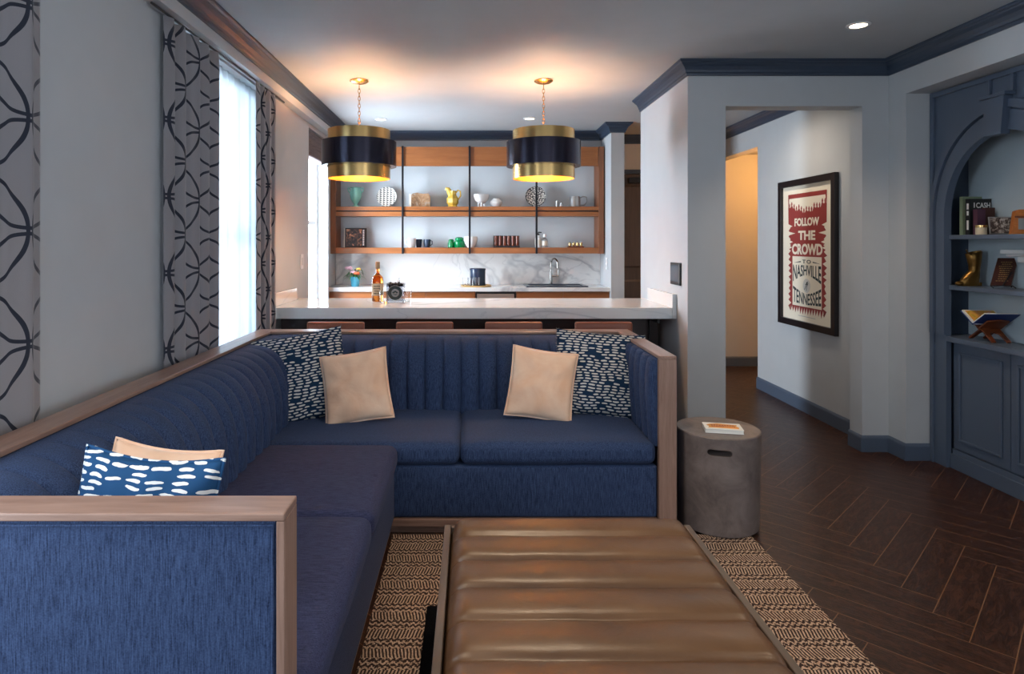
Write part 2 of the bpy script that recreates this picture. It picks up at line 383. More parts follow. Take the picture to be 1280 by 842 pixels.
# ------------------------------------------------------------------ geometry helpers
class B:
    def __init__(s): s.bm = bmesh.new()
    def box(s, x0, x1, y0, y1, z0, z1, bev=0.0, seg=2):
        t = bmesh.new(); bmesh.ops.create_cube(t, size=1)
        bmesh.ops.scale(t, vec=(abs(x1-x0), abs(y1-y0), abs(z1-z0)), verts=t.verts)
        bmesh.ops.translate(t, vec=((x0+x1)/2, (y0+y1)/2, (z0+z1)/2), verts=t.verts)
        if bev > 0: bmesh.ops.bevel(t, geom=t.edges[:], offset=bev, segments=seg, affect='EDGES', profile=.5)
        s.merge(t); return s
    def merge(s, t, mat=None):
        if mat is not None: bmesh.ops.transform(t, matrix=mat, verts=t.verts)
        me = bpy.data.meshes.new('t'); t.to_mesh(me); t.free(); s.bm.from_mesh(me); bpy.data.meshes.remove(me); return s
    def lathe(s, prof, cx=0, cy=0, seg=40, axis='z', mat=None, arc=1.0):
        t = bmesh.new(); rings = []
        for r, z in prof:
            if r < 1e-6: rings.append([t.verts.new((0, 0, z))])
            else: rings.append([t.verts.new((r*math.cos(2*PI*k/seg), r*math.sin(2*PI*k/seg), z)) for k in range(seg)])
        for a, b_ in zip(rings, rings[1:]):
            for k in range(seg):
                k2 = (k+1) % seg
                if len(a) == 1 and len(b_) == 1: continue
                if len(a) == 1: t.faces.new((a[0], b_[k2], b_[k]))
                elif len(b_) == 1: t.faces.new((a[k], a[k2], b_[0]))
                else: t.faces.new((a[k], a[k2], b_[k2], b_[k]))
        m_ = mat if mat is not None else Matrix.Translation((cx, cy, 0))
        bmesh.ops.recalc_face_normals(t, faces=t.faces); s.merge(t, m_); return s
    def tube(s, pts, r, seg=10, closed=False, cap=True):
        pts = [Vector(p) for p in pts]; n = len(pts); rs = r if isinstance(r, (list, tuple)) else [r]*n
        rings = []; up = Vector((0, 0, 1)); prev = None
        for i, p in enumerate(pts):
            if closed: d = pts[(i+1) % n]-pts[i-1]
            else: d = pts[min(i+1, n-1)]-pts[max(i-1, 0)]
            if d.length < 1e-9: d = Vector((0, 0, 1))
            d.normalize()
            if prev is None:
                a = d.cross(up if abs(d.z) < .95 else Vector((1, 0, 0))).normalized()
            else:
                a = (prev-d*prev.dot(d))
                a = a.normalized() if a.length > 1e-6 else d.orthogonal().normalized()
            prev = a; c = d.cross(a)
            rings.append([s.bm.verts.new(p+(a*math.cos(2*PI*k/seg)+c*math.sin(2*PI*k/seg))*rs[i]) for k in range(seg)])
        m_ = n if closed else n-1
        for i in range(m_):
            A, C = rings[i], rings[(i+1) % n]
            for k in range(seg): s.bm.faces.new((A[k], A[(k+1) % seg], C[(k+1) % seg], C[k]))
        if cap and not closed: s.bm.faces.new(rings[0][::-1]); s.bm.faces.new(rings[-1])
        return s
    def poly(s, pts2, frame, depth=0.0):
        """flat polygon given as (u,v); frame(u,v,w) -> world point; extruded w 0..depth"""
        tri = tessellate_polygon([[Vector((p[0], p[1], 0)) for p in pts2]])
        f = [s.bm.verts.new(frame(u, v, depth)) for u, v in pts2]
        for a in tri: s.bm.faces.new([f[i] for i in a])
        if depth:
            k = [s.bm.verts.new(frame(u, v, 0)) for u, v in pts2]
            for a in tri: s.bm.faces.new([k[i] for i in a][::-1])
            n = len(f)
            for i in range(n): s.bm.faces.new((f[i], f[(i+1) % n], k[(i+1) % n], k[i]))
        return s
    def soft(s, x0, x1, y0, y1, z0, z1, r, puff=(0, 0, 0), n=12, skip=None, wob=0.0):
        h = [(x1-x0)/2, (y1-y0)/2, (z1-z0)/2]; c = Vector(((x0+x1)/2, (y0+y1)/2, (z0+z1)/2))
        r = min(r, *h)
        def samp(H):
            a = [-H, -H+.3*r, -H+.65*r, -H+r]; inner = [-H+r+(2*H-2*r)*k/n for k in range(1, n)]
            return a+inner+[-x for x in a[::-1]]
        A = [samp(v) for v in h]; vs = {}
        t = s.bm
        def vert(p):
            key = tuple(round(q, 6) for q in p)
            if key in vs: return vs[key]
            q = Vector(p); cl = Vector([max(-h[i]+r, min(h[i]-r, q[i])) for i in range(3)]); d = q-cl
            if d.length > 1e-9: d = d.normalized()*r
            o = cl+d
            f = [1-(q[i]/h[i])**2 for i in range(3)]
            for i in range(3):
                if abs(abs(q[i])-h[i]) < 1e-6:
                    a_, b_ = [j for j in range(3) if j != i]
                    o[i] += math.copysign(puff[i]*(max(f[a_], 0)**.6)*(max(f[b_], 0)**.6), q[i])
            w_ = c+o
            if wob: w_ += Vector((0, 0, 1))*noise.noise(w_*5)*wob
            vs[key] = t.verts.new(w_); return vs[key]
        for ax in range(3):
            a_, b_ = [(1, 2), (2, 0), (0, 1)][ax]
            for sg in (-1, 1):
                for i in range(len(A[a_])-1):
                    for j in range(len(A[b_])-1):
                        q = []
                        for (ii, jj) in ((i, j), (i+1, j), (i+1, j+1), (i, j+1)):
                            p = [0, 0, 0]; p[ax] = sg*h[ax]; p[a_] = A[a_][ii]; p[b_] = A[b_][jj]; q.append(vert(p))
                        if sg < 0: q = q[::-1]
                        try: t.faces.new(q)
                        except ValueError: pass
        return s
    def grid(s, fn, nu, nv, uv=None):
        V = [[s.bm.verts.new(fn(i/nu, j/nv)) for j in range(nv+1)] for i in range(nu+1)]
        L = s.bm.loops.layers.uv.verify() if uv else None
        for i in range(nu):
            for j in range(nv):
                f = s.bm.faces.new((V[i][j], V[i+1][j], V[i+1][j+1], V[i][j+1]))
                if uv:
                    for lp, (a, b_) in zip(f.loops, ((i, j), (i+1, j), (i+1, j+1), (i, j+1))): lp[L].uv = uv(a/nu, b_/nv)
        return s
    def sphere(s, c, r, sc=(1, 1, 1), seg=16):
        t = bmesh.new(); bmesh.ops.create_uvsphere(t, u_segments=seg, v_segments=max(6, seg//2), radius=r)
        bmesh.ops.scale(t, vec=sc, verts=t.verts); bmesh.ops.translate(t, vec=c, verts=t.verts); return s.merge(t)

def wloc(p):
    v = Vector((0, 0, 0))
    while p is not None: v += p.location; p = p.parent
    return v
def obj(name, b_, mat, parent=None, smooth=False, local=False, ang=40):
    """links the collected shape as ONE mesh object. Shapes are given in room coordinates."""
    bm = b_.bm if isinstance(b_, B) else b_
    if not local:
        if parent is not None: off = wloc(parent)
        else:
            xs = [v.co.x for v in bm.verts]; ys = [v.co.y for v in bm.verts]; zs = [v.co.z for v in bm.verts]
            off = Vector(((min(xs)+max(xs))/2, (min(ys)+max(ys))/2, min(zs)))
        bmesh.ops.translate(bm, vec=-off, verts=bm.verts)
    me = bpy.data.meshes.new(name); bm.to_mesh(me); bm.free()
    me.materials.append(mat)
    if smooth:
        for p in me.polygons: p.use_smooth = True
        try: me.set_sharp_from_angle(angle=math.radians(ang))
        except Exception: pass
    o = bpy.data.objects.new(name, me); COL.objects.link(o)
    if parent is not None: o.parent = parent
    elif not local: o.location = off
    return o
def tag(o, label=None, cat=None, group=None, kind=None):
    if label: o['label'] = label
    if cat: o['category'] = cat
    if group: o['group'] = group
    if kind: o['kind'] = kind
    return o
def thing(name, loc, label, cat, group=None):
    o = bpy.data.objects.new(name, None); COL.objects.link(o); o.location = loc; o.empty_display_size = .05
    return tag(o, label, cat, group)
def struct(name, b_, mat, parent=None, smooth=False):
    o = obj(name, b_, mat, parent, smooth)
    if parent is None:
        o['kind'] = 'structure'
    return o
def dup(root, delta, label):
    r = root.copy(); COL.objects.link(r); r.location = root.location+Vector(delta); r['label'] = label
    for ch in list(root.children):
        c = ch.copy(); COL.objects.link(c); c.parent = r
        for gch in list(ch.children):
            d = gch.copy(); COL.objects.link(d); d.parent = c
    return r
def lab(o, text): o['label'] = text; return o

def text_verts(body, bold=0.0, extrude=.0006, spacing=1.0):
    cu = bpy.data.curves.new('t', 'FONT'); cu.body = body; cu.offset = bold; cu.extrude = extrude; cu.space_character = spacing
    cu.align_x = 'CENTER'; cu.align_y = 'CENTER'; cu.resolution_u = 3
    o = bpy.data.objects.new('t', cu); COL.objects.link(o)
    dg = bpy.context.evaluated_depsgraph_get(); dg.update()
    me = bpy.data.meshes.new_from_object(o.evaluated_get(dg))
    t = bmesh.new(); t.from_mesh(me); bpy.data.objects.remove(o); bpy.data.curves.remove(cu); bpy.data.meshes.remove(me)
    return t
def text_fit(body, u0, u1, v0, v1, frame, bold=.02, warp=None, th=.0006, spacing=1.0):
    """lettering stretched to the rectangle; warp(s)->(low,high) in 0..1 of the height along s=0..1"""
    t = text_verts(body, bold, .5, spacing)
    xs = [v.co.x for v in t.verts]; ys = [v.co.y for v in t.verts]; a, b_, c, d = min(xs), max(xs), min(ys), max(ys)
    for v in t.verts:
        sx = (v.co.x-a)/(b_-a); sy = (v.co.y-c)/(d-c); lo, hi = warp(sx) if warp else (0, 1)
        v.co = frame(u0+(u1-u0)*sx, v0+(v1-v0)*(lo+(hi-lo)*sy), th*(1 if v.co.z > 0 else 0))
    bmesh.ops.recalc_face_normals(t, faces=t.faces)
    return t

def sweep(path, profile, closed_ends=True):
    """mitred moulding: path = list of (x,y); profile = list of (out, z) ; out goes to the LEFT of the travel direction"""
    b_ = B(); P = [Vector(p) for p in path]; rings = []
    for i, p in enumerate(P):
        d0 = (P[i]-P[i-1]).normalized() if i > 0 else None
        d1 = (P[i+1]-P[i]).normalized() if i < len(P)-1 else None
        if d0 is None: d0 = d1
        if d1 is None: d1 = d0
        n0 = Vector((-d0.y, d0.x)); n1 = Vector((-d1.y, d1.x)); m_ = (n0+n1)
        m_ = m_/max(m_.dot(n0), 1e-6)
        rings.append([b_.bm.verts.new((p.x+m_.x*o, p.y+m_.y*o, z)) for o, z in profile])
    k = len(profile)
    for A, C in zip(rings, rings[1:]):
        for j in range(k): b_.bm.faces.new((A[j], A[(j+1) % k], C[(j+1) % k], C[j]))
    b_.bm.faces.new(rings[0][::-1]); b_.bm.faces.new(rings[-1])
    bmesh.ops.recalc_face_normals(b_.bm, faces=b_.bm.faces)
    return b_
HC = 2.53
CROWN = [(0, HC), (0, 2.435), (.010, 2.435), (.012, 2.450), (.018, 2.456), (.022, 2.470), (.034, 2.490), (.052, 2.503), (.056, 2.510), (.066, 2.514), (.070, 2.520), (.070, HC)]
BASEP = [(0, 0), (0, .105), (.006, .105), (.012, .095), (.014, .085), (.014, 0)]

# ------------------------------------------------------------------ room shell
XL, YB = -1.38, 6.85
struct('floor', B().box(-1.6, 5.2, -3.5, 7.4, -.08, 0), M['floor'])
struct('ceiling', B().box(-1.6, 5.2, -3.5, 7.4, HC, HC+.1), M['ceiling'])
def wall_with_openings(axis, a0, a1, s0, s1, holes, z0=0, z1=HC):
    """axis 'x': slab x a0..a1 running in y s0..s1; holes = (s, s, z, z)"""
    b_ = B()
    def bx(p, q, r, t):
        if q-p > 1e-4 and t-r > 1e-4:
            b_.box(a0, a1, p, q, r, t) if axis == 'x' else b_.box(p, q, a0, a1, r, t)
    cur = s0
    for (p, q, r, t) in sorted(holes):
        bx(cur, p, z0, z1); bx(p, q, z0, r); bx(p, q, t, z1); cur = q
    bx(cur, s1, z0, z1); return b_
W0 = (.35, 1.85, .45, 2.33); W1 = (3.02, 4.34, .45, 2.36); W2 = (5.46, 6.2, .74, 2.34)
struct('wall_left', wall_with_openings('x', -1.54, XL, -3.2, 6.25, [W0, W1, W2]), M['wall'])
struct('wall_kitchen_left', B().box(-1.60, -1.44, 6.25, 7.03, 0, HC), M['wall'])
struct('wall_header', B().box(XL, -1.31, -3.2, 6.79, 2.375, HC), M['wall'])
struct('wall_back', B().box(-1.44, 1.385, YB, 7.03, 0, HC), M['wall'])
struct('wall_back_header', B().box(-1.44, 1.385, 6.79, YB, 2.345, HC), M['wall'])
struct('wall_kitchen_right', B().box(1.385, 1.515, 6.30, 7.03, 0, HC), M['wall'])
struct('wall_hall_back', B().box(-1.6, 5.2, 7.03, 7.15, 0, HC), M['wall'])
struct('wall_partition', B().box(1.41, 1.657, 4.155, 5.30, 0, HC), M['wall'])
struct('wall_front', B().box(1.657, 2.543, 4.155, 4.29, 2.24, HC).box(2.543, 2.715, 4.155, 4.29, 0, HC), M['wall'])
struct('wall_hall_right', B().box(2.68, 2.80, 4.29, 5.97, 0, HC).box(2.68, 2.80, 5.97, 7.03, 2.25, HC), M['wall'])
struct('wall_right', B().box(2.715, 3.25, 3.99, 4.29, 0, HC).box(2.715, 3.25, 2.90, 3.99, 2.283, HC).box(3.12, 3.25, 2.90, 3.99, 0, 2.283).box(2.715, 3.25, -.5, 2.90, 0, HC).box(2.715, 3.25, -3.2, -2.1, 0, HC).box(2.715, 3.25, -2.1, -.5, 0, .55).box(2.715, 3.25, -2.1, -.5, 2.35, HC), M['wall'])
struct('wall_rear', wall_with_openings('y', -3.35, -3.2, -1.54, 3.25, [(-.6, 2.0, .5, 2.35)]), M['wall'])
struct('wall_side_room', B().box(2.80, 4.6, 4.9, 5.0, 0, HC).box(4.5, 4.6, 5.0, 7.03, 0, HC), M['wall'])
struct('ceiling_side_room', B().box(2.80, 4.5, 5.0, 7.03, 2.32, 2.40), M['ceiling'])
# crown mouldings (out = left of travel)
def ccw(p): return p[::-1]
struct('trim_1', sweep([(-1.31, -3.2), (-1.31, 6.79), (1.385, 6.79), (1.385, 6.30), (1.515, 6.30), (1.515, 7.03), (2.68, 7.03), (2.68, 4.29)][::-1], CROWN), M['slate_dark'])
struct('trim_2', sweep([(1.41, 5.30), (1.41, 4.155), (2.715, 4.155), (2.715, -3.2)][::-1], CROWN), M['slate_dark'])
struct('baseboard_hall', sweep([(2.68, 5.97), (2.68, 4.29)][::-1], BASEP), M['slate'])
struct('baseboard_right', sweep([(2.543, 4.29), (2.543, 4.155), (2.715, 4.155), (2.715, 3.99), (2.863, 3.99)][::-1], BASEP), M['slate'])
struct('baseboard_partition', sweep([(1.41, 5.30), (1.41, 4.155), (1.657, 4.155), (1.657, 5.3)][::-1], BASEP), M['slate'])
struct('baseboard_back', sweep([(2.55, 7.03), (4.5, 7.03)][::-1], BASEP), M['slate'])
struct('baseboard_left', sweep([(XL, -3.2), (XL, 4.4)][::-1], BASEP), M['slate'])
# windows
def window(i, hole, nbar=1):
    y0, y1, z0, z1 = hole; x = -1.50
    fr = B(); t = .045
    fr.box(x-.03, x+.02, y0, y0+t, z0, z1, .003).box(x-.03, x+.02, y1-t, y1, z0, z1, .003).box(x-.03, x+.02, y0+t, y1-t, z0, z0+t, .003).box(x-.03, x+.02, y0+t, y1-t, z1-t, z1, .003)
    fr.box(x-.02, x+.012, y0+t, y1-t, (z0+z1)/2-.018, (z0+z1)/2+.018, .003)
    o = struct('window_%d' % i, fr, M['white'])
    obj('pane', B().box(x-.012, x-.008, y0+t, y1-t, z0+t, z1-t), M['pane'], o)
window(1, W0); window(2, W1); window(3, W2)
fr = B(); x0, x1, z0, z1 = -.6, 2.0, .5, 2.35
for a in (x0, (x0+x1)/2-.03, x1-.06): fr.box(a, a+.06, -3.31, -3.26, z0, z1)
fr.box(x0, x1, -3.31, -3.26, z0, z0+.06).box(x0, x1, -3.31, -3.26, z1-.06, z1)
o = struct('window_4', fr, M['white']); obj('pane', B().box(x0+.06, x1-.06, -3.29, -3.286, z0+.06, z1-.06), M['pane'], o)
fr = B().box(2.90, 2.95, -2.1, -2.05, .55, 2.35).box(2.90, 2.95, -.55, -.5, .55, 2.35).box(2.90, 2.95, -2.05, -.55, .55, .60).box(2.90, 2.95, -2.05, -.55, 2.30, 2.35)
o = struct('window_5', fr, M['white']); obj('pane', B().box(2.922, 2.926, -2.05, -.55, .60, 2.30), M['pane'], o)  # added window out of view, goes with the extra side light
# entry door at the end of the kitchen passage
dr = B().box(1.56, 2.46, 6.985, 7.028, 0, 2.10, .003)
d = struct('door_1', dr, M['door_wood'])
for zz in ((.15, .95), (1.08, 1.98)):
    for xx in ((1.67, 1.97), (2.06, 2.36)):
        obj('door_panel', sweep([(xx[0], 6.985), (xx[1], 6.985)], [(0, zz[0]), (0, zz[1]), (-.012, zz[1]-.02), (-.012, zz[0]+.02)]), M['door_wood'], d)
obj('door_frame', B().box(1.517, 1.56, 6.97, 7.028, 0, 2.15, .003).box(2.46, 2.52, 6.97, 7.028, 0, 2.15, .003).box(1.56, 2.46, 6.97, 7.028, 2.105, 2.15, .003), M['slate_dark'], d)
c = obj('door_closer', B().box(1.72, 2.0, 6.935, 6.984, 2.0, 2.06, .006), M['black'], d)
obj('closer_arm', B().tube([(1.86, 6.93, 2.065), (2.1, 6.93, 2.075), (2.2, 6.96, 2.1)], .006), M['black'], c)
obj('handle', B().tube([(2.38, 6.98, 1.0), (2.38, 6.93, 1.0), (2.27, 6.93, 1.0)], .01), M['chrome'], d)

# ------------------------------------------------------------------ sectional sofa
RT = .828; RB = .812
sofa = thing('sectional_sofa', (-.2, 2.6, 0), 'large navy L-shaped sectional sofa with channel-tufted back and brown wooden rail', 'sofa')
obj('top_rail', B().box(-1.285, -1.185, 1.336, 3.90, RB, RT, .003), M['rail'], sofa)
obj('top_rail', B().box(-1.185, .876, 3.79, 3.90, RB, RT, .003), M['rail_x'], sofa)
obj('arm_rail', B().box(.876, .958, 2.97, 3.90, RB, RT, .003), M['rail'], sofa)
obj('arm_post', B().box(.876, .958, 2.97, 3.00, 0, RB, .002), M['rail_z'], sofa)
obj('arm_rail', B().box(-1.285, -.362, 1.245, 1.336, RB, RT, .003), M['rail_x'], sofa)
obj('arm_post', B().box(-.378, -.362, 1.245, 1.336, 0, RB, .002), M['rail_z'], sofa)
# outer panels
ap = obj('arm_panel', B().box(-1.285, -.3785, 1.252, 1.334, .05, .8115, .004), M['navy_v'], sofa)
obj('piping', B().tube([(-1.28, 1.250, .803), (-.386, 1.250, .803), (-.386, 1.250, .06)], .0035, 8), M['navy_v'], ap)
obj('arm_panel', B().box(.886, .950, 3.001, 3.88, .05, RB-.001, .002), M['navy_v'], sofa)
obj('back_panel', B().box(-1.275, -1.20, 1.34, 3.86, .05, RB-.001), M['navy_v'], sofa)
obj('back_panel', B().box(-1.20, .884, 3.80, 3.885, .05, RB-.001), M['navy_v'], sofa)
obj('base', B().soft(-1.18, -.355, 1.34, 2.985, .07, .312, .012, (.004, 0, 0)), M['navy_y'], sofa, True)
obj('base', B().soft(-1.18, .874, 2.99, 3.78, .07, .312, .012, (0, .004, 0)), M['navy_v'], sofa, True)
obj('plinth', B().box(-1.15, -.375, 1.34, 3.0, 0, .068).box(-.375, .872, 2.995, 3.7, .0, .034).box(-.375, .872, 2.972, 3.7, .036, .068, .002), M['rail_x'], sofa)
# seat cushions
def seat(x0, x1, y0, y1, mt):
    c = obj('seat_cushion', B().soft(x0, x1, y0, y1, .315, .418, .035, (.006, .006, .012), 12, wob=.004), mt, sofa, True, ang=80)
    return c
seat(-1.02, -.338, 1.345, 2.207, M['navy_h']); seat(-1.02, -.338, 2.213, 2.978, M['navy_h'])
seat(-1.02, -.052, 2.982, 3.66, M['navy_v']); seat(-.046, .868, 2.982, 3.66, M['navy_v'])
# channel-tufted pads: depth profile rolls back to the rail, seams every ~0.1 m
def channel_pad(org, du, up0, up1, L, w_, depth0, depth1, nrm, name, pw=2.0, ph=0.0):
    org = Vector(org); du = Vector(du); nrm = Vector(nrm); H = up1-up0
    nch = max(1, round(L/w_)); nu = nch*10
    def fn(u, v):
        s_ = u*nch; f = abs(math.sin(PI*(s_)))
        bulge = (f**.40)*.028*(1 if v < .97 else .6)
        t_ = v
        dep = depth0+(depth1-depth0)*(t_**pw)
        puff = .018*math.sin(PI*min(1, t_*1.02))
        return org+du*(u*L)+Vector((0, 0, up0+H*math.sin(t_*PI/2)**.85))+nrm*(-(dep)+bulge+puff-.018)
    b_ = B().grid(fn, nu, 22)
    # close the back with a flat sheet
    bmesh.ops.recalc_face_normals(b_.bm, faces=b_.bm.faces)
    e = [x for x in b_.bm.edges if x.is_boundary]
    r = bmesh.ops.extrude_edge_only(b_.bm, edges=e)
    vs = [x for x in r['geom'] if isinstance(x, bmesh.types.BMVert)]
    for v in vs:
        k = (v.co-org).dot(nrm); v.co += nrm*(-depth1-.03-k)
    return obj(name, b_, M['navy_v'], sofa, True, ang=70)
channel_pad((0, 1.34, 0), (0, 1, 0), .40, .810, 1.65, .103, .935, 1.16, (1, 0, 0), 'backrest_pad')
channel_pad((0, 2.995, 0), (0, 1, 0), .40, .810, .76, .103, .945, 1.16, (1, 0, 0), 'backrest_pad')
channel_pad((-1.17, 0, 0), (1, 0, 0), .40, .810, 2.03, .103, 3.575, 3.765, (0, -1, 0), 'backrest_pad')
channel_pad((0, 3.0, 0), (0, 1, 0), .40, .808, .74, .103, .862, .868, (-1, 0, 0), 'arm_pad')

# ------------------------------------------------------------------ cushions
def pillow(name, W, H, T, mat, loc, rot, label, cat='pillow', group=None, trim=None, seed=1, fringe=False, sag=0.0):
    """square cushion standing in its own x (width) / y (height) frame, z = towards the front"""
    root = thing(name, loc, label, cat, group)
    R = Matrix.Rotation(rot[2], 4, 'Z') @ Matrix.Rotation(rot[0], 4, 'X') @ Matrix.Rotation(rot[1], 4, 'Z')
    n = 34; rnd = random.Random(seed)
    def outline(u, v):
        k = .065
        x = u*W/2*(1-k*(1-v*v)*.9); y = v*H/2*(1-k*(1-u*u)*.9)
        y -= sag*(1-u*u)*max(0, v)*H
        return x, y
    b_ = B(); V = {}
    for sgn in (1, -1):
        for i in range(n+1):
            for j in range(n+1):
                u = -1+2*i/n; v = -1+2*j/n
                edge = i in (0, n) or j in (0, n)
                if edge and sgn < 0: V[(sgn, i, j)] = V[(1, i, j)]; continue
                x, y = outline(u, v)
                t = T/2*(max(0, (1-u**2))**.42)*(max(0, (1-v**2))**.42)
                wr = noise.noise(Vector((u*2.2+seed*3, v*2.2, sgn*2)))*.018*(1-u*u*v*v)
                rad = math.atan2(v, u); cr = math.sin(rad*9+seed)*.0035*(u*u+v*v)*(1-u**4)*(1-v**4)*1.6
                z = sgn*(t+(wr*.5+cr if not edge else 0)) if not edge else 0
                V[(sgn, i, j)] = b_.bm.verts.new((x, y, z))
        for i in range(n):
            for j in range(n):
                f = [V[(sgn, i, j)], V[(sgn, i+1, j)], V[(sgn, i+1, j+1)], V[(sgn, i, j+1)]]
                b_.bm.faces.new(f if sgn > 0 else f[::-1])
    body = obj('cover', b_, mat, root, True, local=True, ang=180)
    body.matrix_local = R
    pts = []
    m_ = 24
    for s_ in range(4):
        for q in range(m_):
            a = -1+2*q/m_
            u, v = [(a, -1), (1, a), (-a, 1), (-1, -a)][s_]
            x, y = outline(u, v); pts.append((x, y, 0))
    tb = B().tube(pts, .0045, 8, closed=True)
    o = obj('piping', tb, trim or mat, root, True, local=True); o.matrix_local = R
    if fringe:
        fb = B()
        for q in range(0, len(pts), 1):
            p = Vector(pts[q]); nx = pts[(q+1) % len(pts)]
            for h in (0, .5):
                a = p.lerp(Vector(nx), h); d = a.normalized()
                e = a+d*.009+Vector((rnd.uniform(-.006, .006), rnd.uniform(-.006, .006), rnd.uniform(-.004, .004)))
                fb.tube([a, e], [.0022, .0012], 5)
        o = obj('fringe', fb, fringe, root, True, local=True); o.matrix_local = R
    return root
D2 = math.radians
M['tassel'] = plain('navy_tassel', (.30, .31, .33), .8, var=.85, bscale=90)
M['tassel_white'] = plain('pale_tassel', (.6, .58, .56), .8)
pillow('throw_pillow', .47, .47, .15, M['dash'], (-.895, 3.43, .632), (D2(74), D2(9), D2(14)),
       'large navy pillow with white dashes leaning in the sofa corner by the window', seed=3, fringe=M['tassel'])
pillow('throw_pillow', .35, .37, .13, M['velvet'], (-.598, 3.36, .598), (D2(70), D2(9), D2(2)),
       'blush velvet pillow resting against the dashed pillow in the sofa corner', seed=5)
pillow('throw_pillow', .35, .37, .13, M['velvet'], (.378, 3.40, .603), (D2(72), D2(-8), D2(-3)),
       'blush velvet pillow on the back seat before the dashed pillow at the wooden arm', seed=8)
pillow('throw_pillow', .48, .45, .15, M['dash'], (.702, 3.50, .638), (D2(74), D2(-4), D2(-6)),
       'large navy pillow with white dashes beside the wooden arm on the right', seed=11, fringe=M['tassel'])
pillow('throw_pillow', .365, .40, .14, M['dash_near'], (-.815, 1.575, .632), (D2(76), D2(-4), D2(-4)),
       'bright blue pillow with bold white dashes just behind the near arm', seed=14, sag=.03)
pillow('throw_pillow', .30, .35, .12, M['velvet'], (-.865, 1.74, .625), (D2(70), D2(-8), D2(4)),
       'blush velvet pillow peeking out behind the bright blue pillow near the front', seed=17, sag=.02)

# ------------------------------------------------------------------ rug, ottoman, concrete stool
tag(obj('area_rug', B().box(-.358, 1.285, .55, 2.945, .0005, .014, .003), M['rug']), 'tan and dark brown woven area rug under the leather ottoman', 'rug')
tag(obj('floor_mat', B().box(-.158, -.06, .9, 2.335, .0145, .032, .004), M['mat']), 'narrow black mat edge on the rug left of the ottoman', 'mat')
ott = thing('leather_ottoman', (.33, 1.6, 0.0145), 'low brown leather bench ottoman with channelled top', 'ottoman')
def ott_top(u, v):
    x0, x1 = -.065, .725; y1, y0 = 2.165, .98
    seams = 7.8
    x = x0+(x1-x0)*u; y = y1-(y1-y0)*v
    q = (2.188-y)/.1512; f = abs(math.sin(PI*q))
    ex = min(u, 1-u)*(x1-x0); ey = min(v, 1-v)*(y1-y0)
    def rnd_(e, r): return 1 if e > r else math.sqrt(max(0, 1-((r-e)/r)**2))
    e = min(rnd_(ex, .055), rnd_(ey, .04))
    h = (f**.30)*.034*(1-.25*(1-(q%1)))+noise.noise(Vector((x*7, y*9, 0)))*.0025
    return Vector((x+(0), y, .36+.048*e+h*e))
b_ = B().grid(ott_top, 60, 170)
bmesh.ops.recalc_face_normals(b_.bm, faces=b_.bm.faces)
if sum(f.normal.z for f in b_.bm.faces) < 0: bmesh.ops.reverse_faces(b_.bm, faces=b_.bm.faces[:])
r = bmesh.ops.extrude_edge_only(b_.bm, edges=[x for x in b_.bm.edges if x.is_boundary])
for v in r['geom']:
    if isinstance(v, bmesh.types.BMVert): v.co.z = .29
obj('cushion_top', b_, M['leather'], ott, True, ang=75)
fr = B().box(-.088, -.066, .96, 2.187, .33, .392, .003).box(.727, .749, .96, 2.187, .33, .392, .003).box(-.066, .727, 2.166, 2.187, .33, .392, .003).box(-.066, .727, .96, .978, .33, .392, .003)
M['ott_frame'] = wood('ottoman_frame_wood', (.075, .050, .036), (.12, .085, .062), 1, .4)
obj('frame', fr, M['ott_frame'], ott)
obj('apron', B().box(-.07, .73, .975, 2.17, .20, .329, .003), M['ott_frame'], ott)
for x in (-.07, .69):
    for y in (.98, 2.125): obj('leg', B().box(x, x+.04, y, y+.04, .0147, .199, .003), M['ott_frame'], ott)

M['concrete'] = mottled('grey_concrete_mottled', [(.3, (.085, .066, .060)), (.55, (.165, .130, .118)), (.75, (.22, .18, .165))], 6, .42, .8)
st = thing('concrete_stool', (1.19, 3.08, .0145), 'dark grey concrete drum stool with an oval hand hole beside the sofa arm', 'stool')
b_ = B().lathe([(0, .0145), (.178, .0145), (.184, .019), (.193, .452), (.1925, .462), (.188, .466), (0, .466)], 1.19, 3.08, 96)
body = obj('drum', b_, M['concrete'], st, True, ang=35)
cb = B(); cx, cz = -.058, .40; pts = []
for k in range(24):
    a = 2*PI*k/24; ox = .036 if math.cos(a) > 0 else -.036
    pts.append((cx+ox+.0145*math.cos(a), cz+.0145*math.sin(a)))
cb.poly(pts, lambda u, v, w_: Vector((u, -.30+w_, v)), .22)
bmesh.ops.recalc_face_normals(cb.bm, faces=cb.bm.faces)
cut = obj('t', cb, M['black'], None, local=True); cut.location = (1.19, 3.08, 0)
md = body.modifiers.new('b', 'BOOLEAN'); md.object = cut; md.operation = 'DIFFERENCE'; md.solver = 'EXACT'
dg = bpy.context.evaluated_depsgraph_get(); dg.update()
nm = bpy.data.meshes.new_from_object(body.evaluated_get(dg)); body.modifiers.clear(); body.data = nm
bpy.data.objects.remove(cut)
obj('hand_hole_shade', B().poly([(p[0]*.97, .40+(p[1]-.40)*.96) for p in pts], lambda u, v, w_: Vector((1.19+u, 3.08-.083+w_, v)), .002), M['black_matte'], st)  # black sheet standing in for the shade inside the hand hole

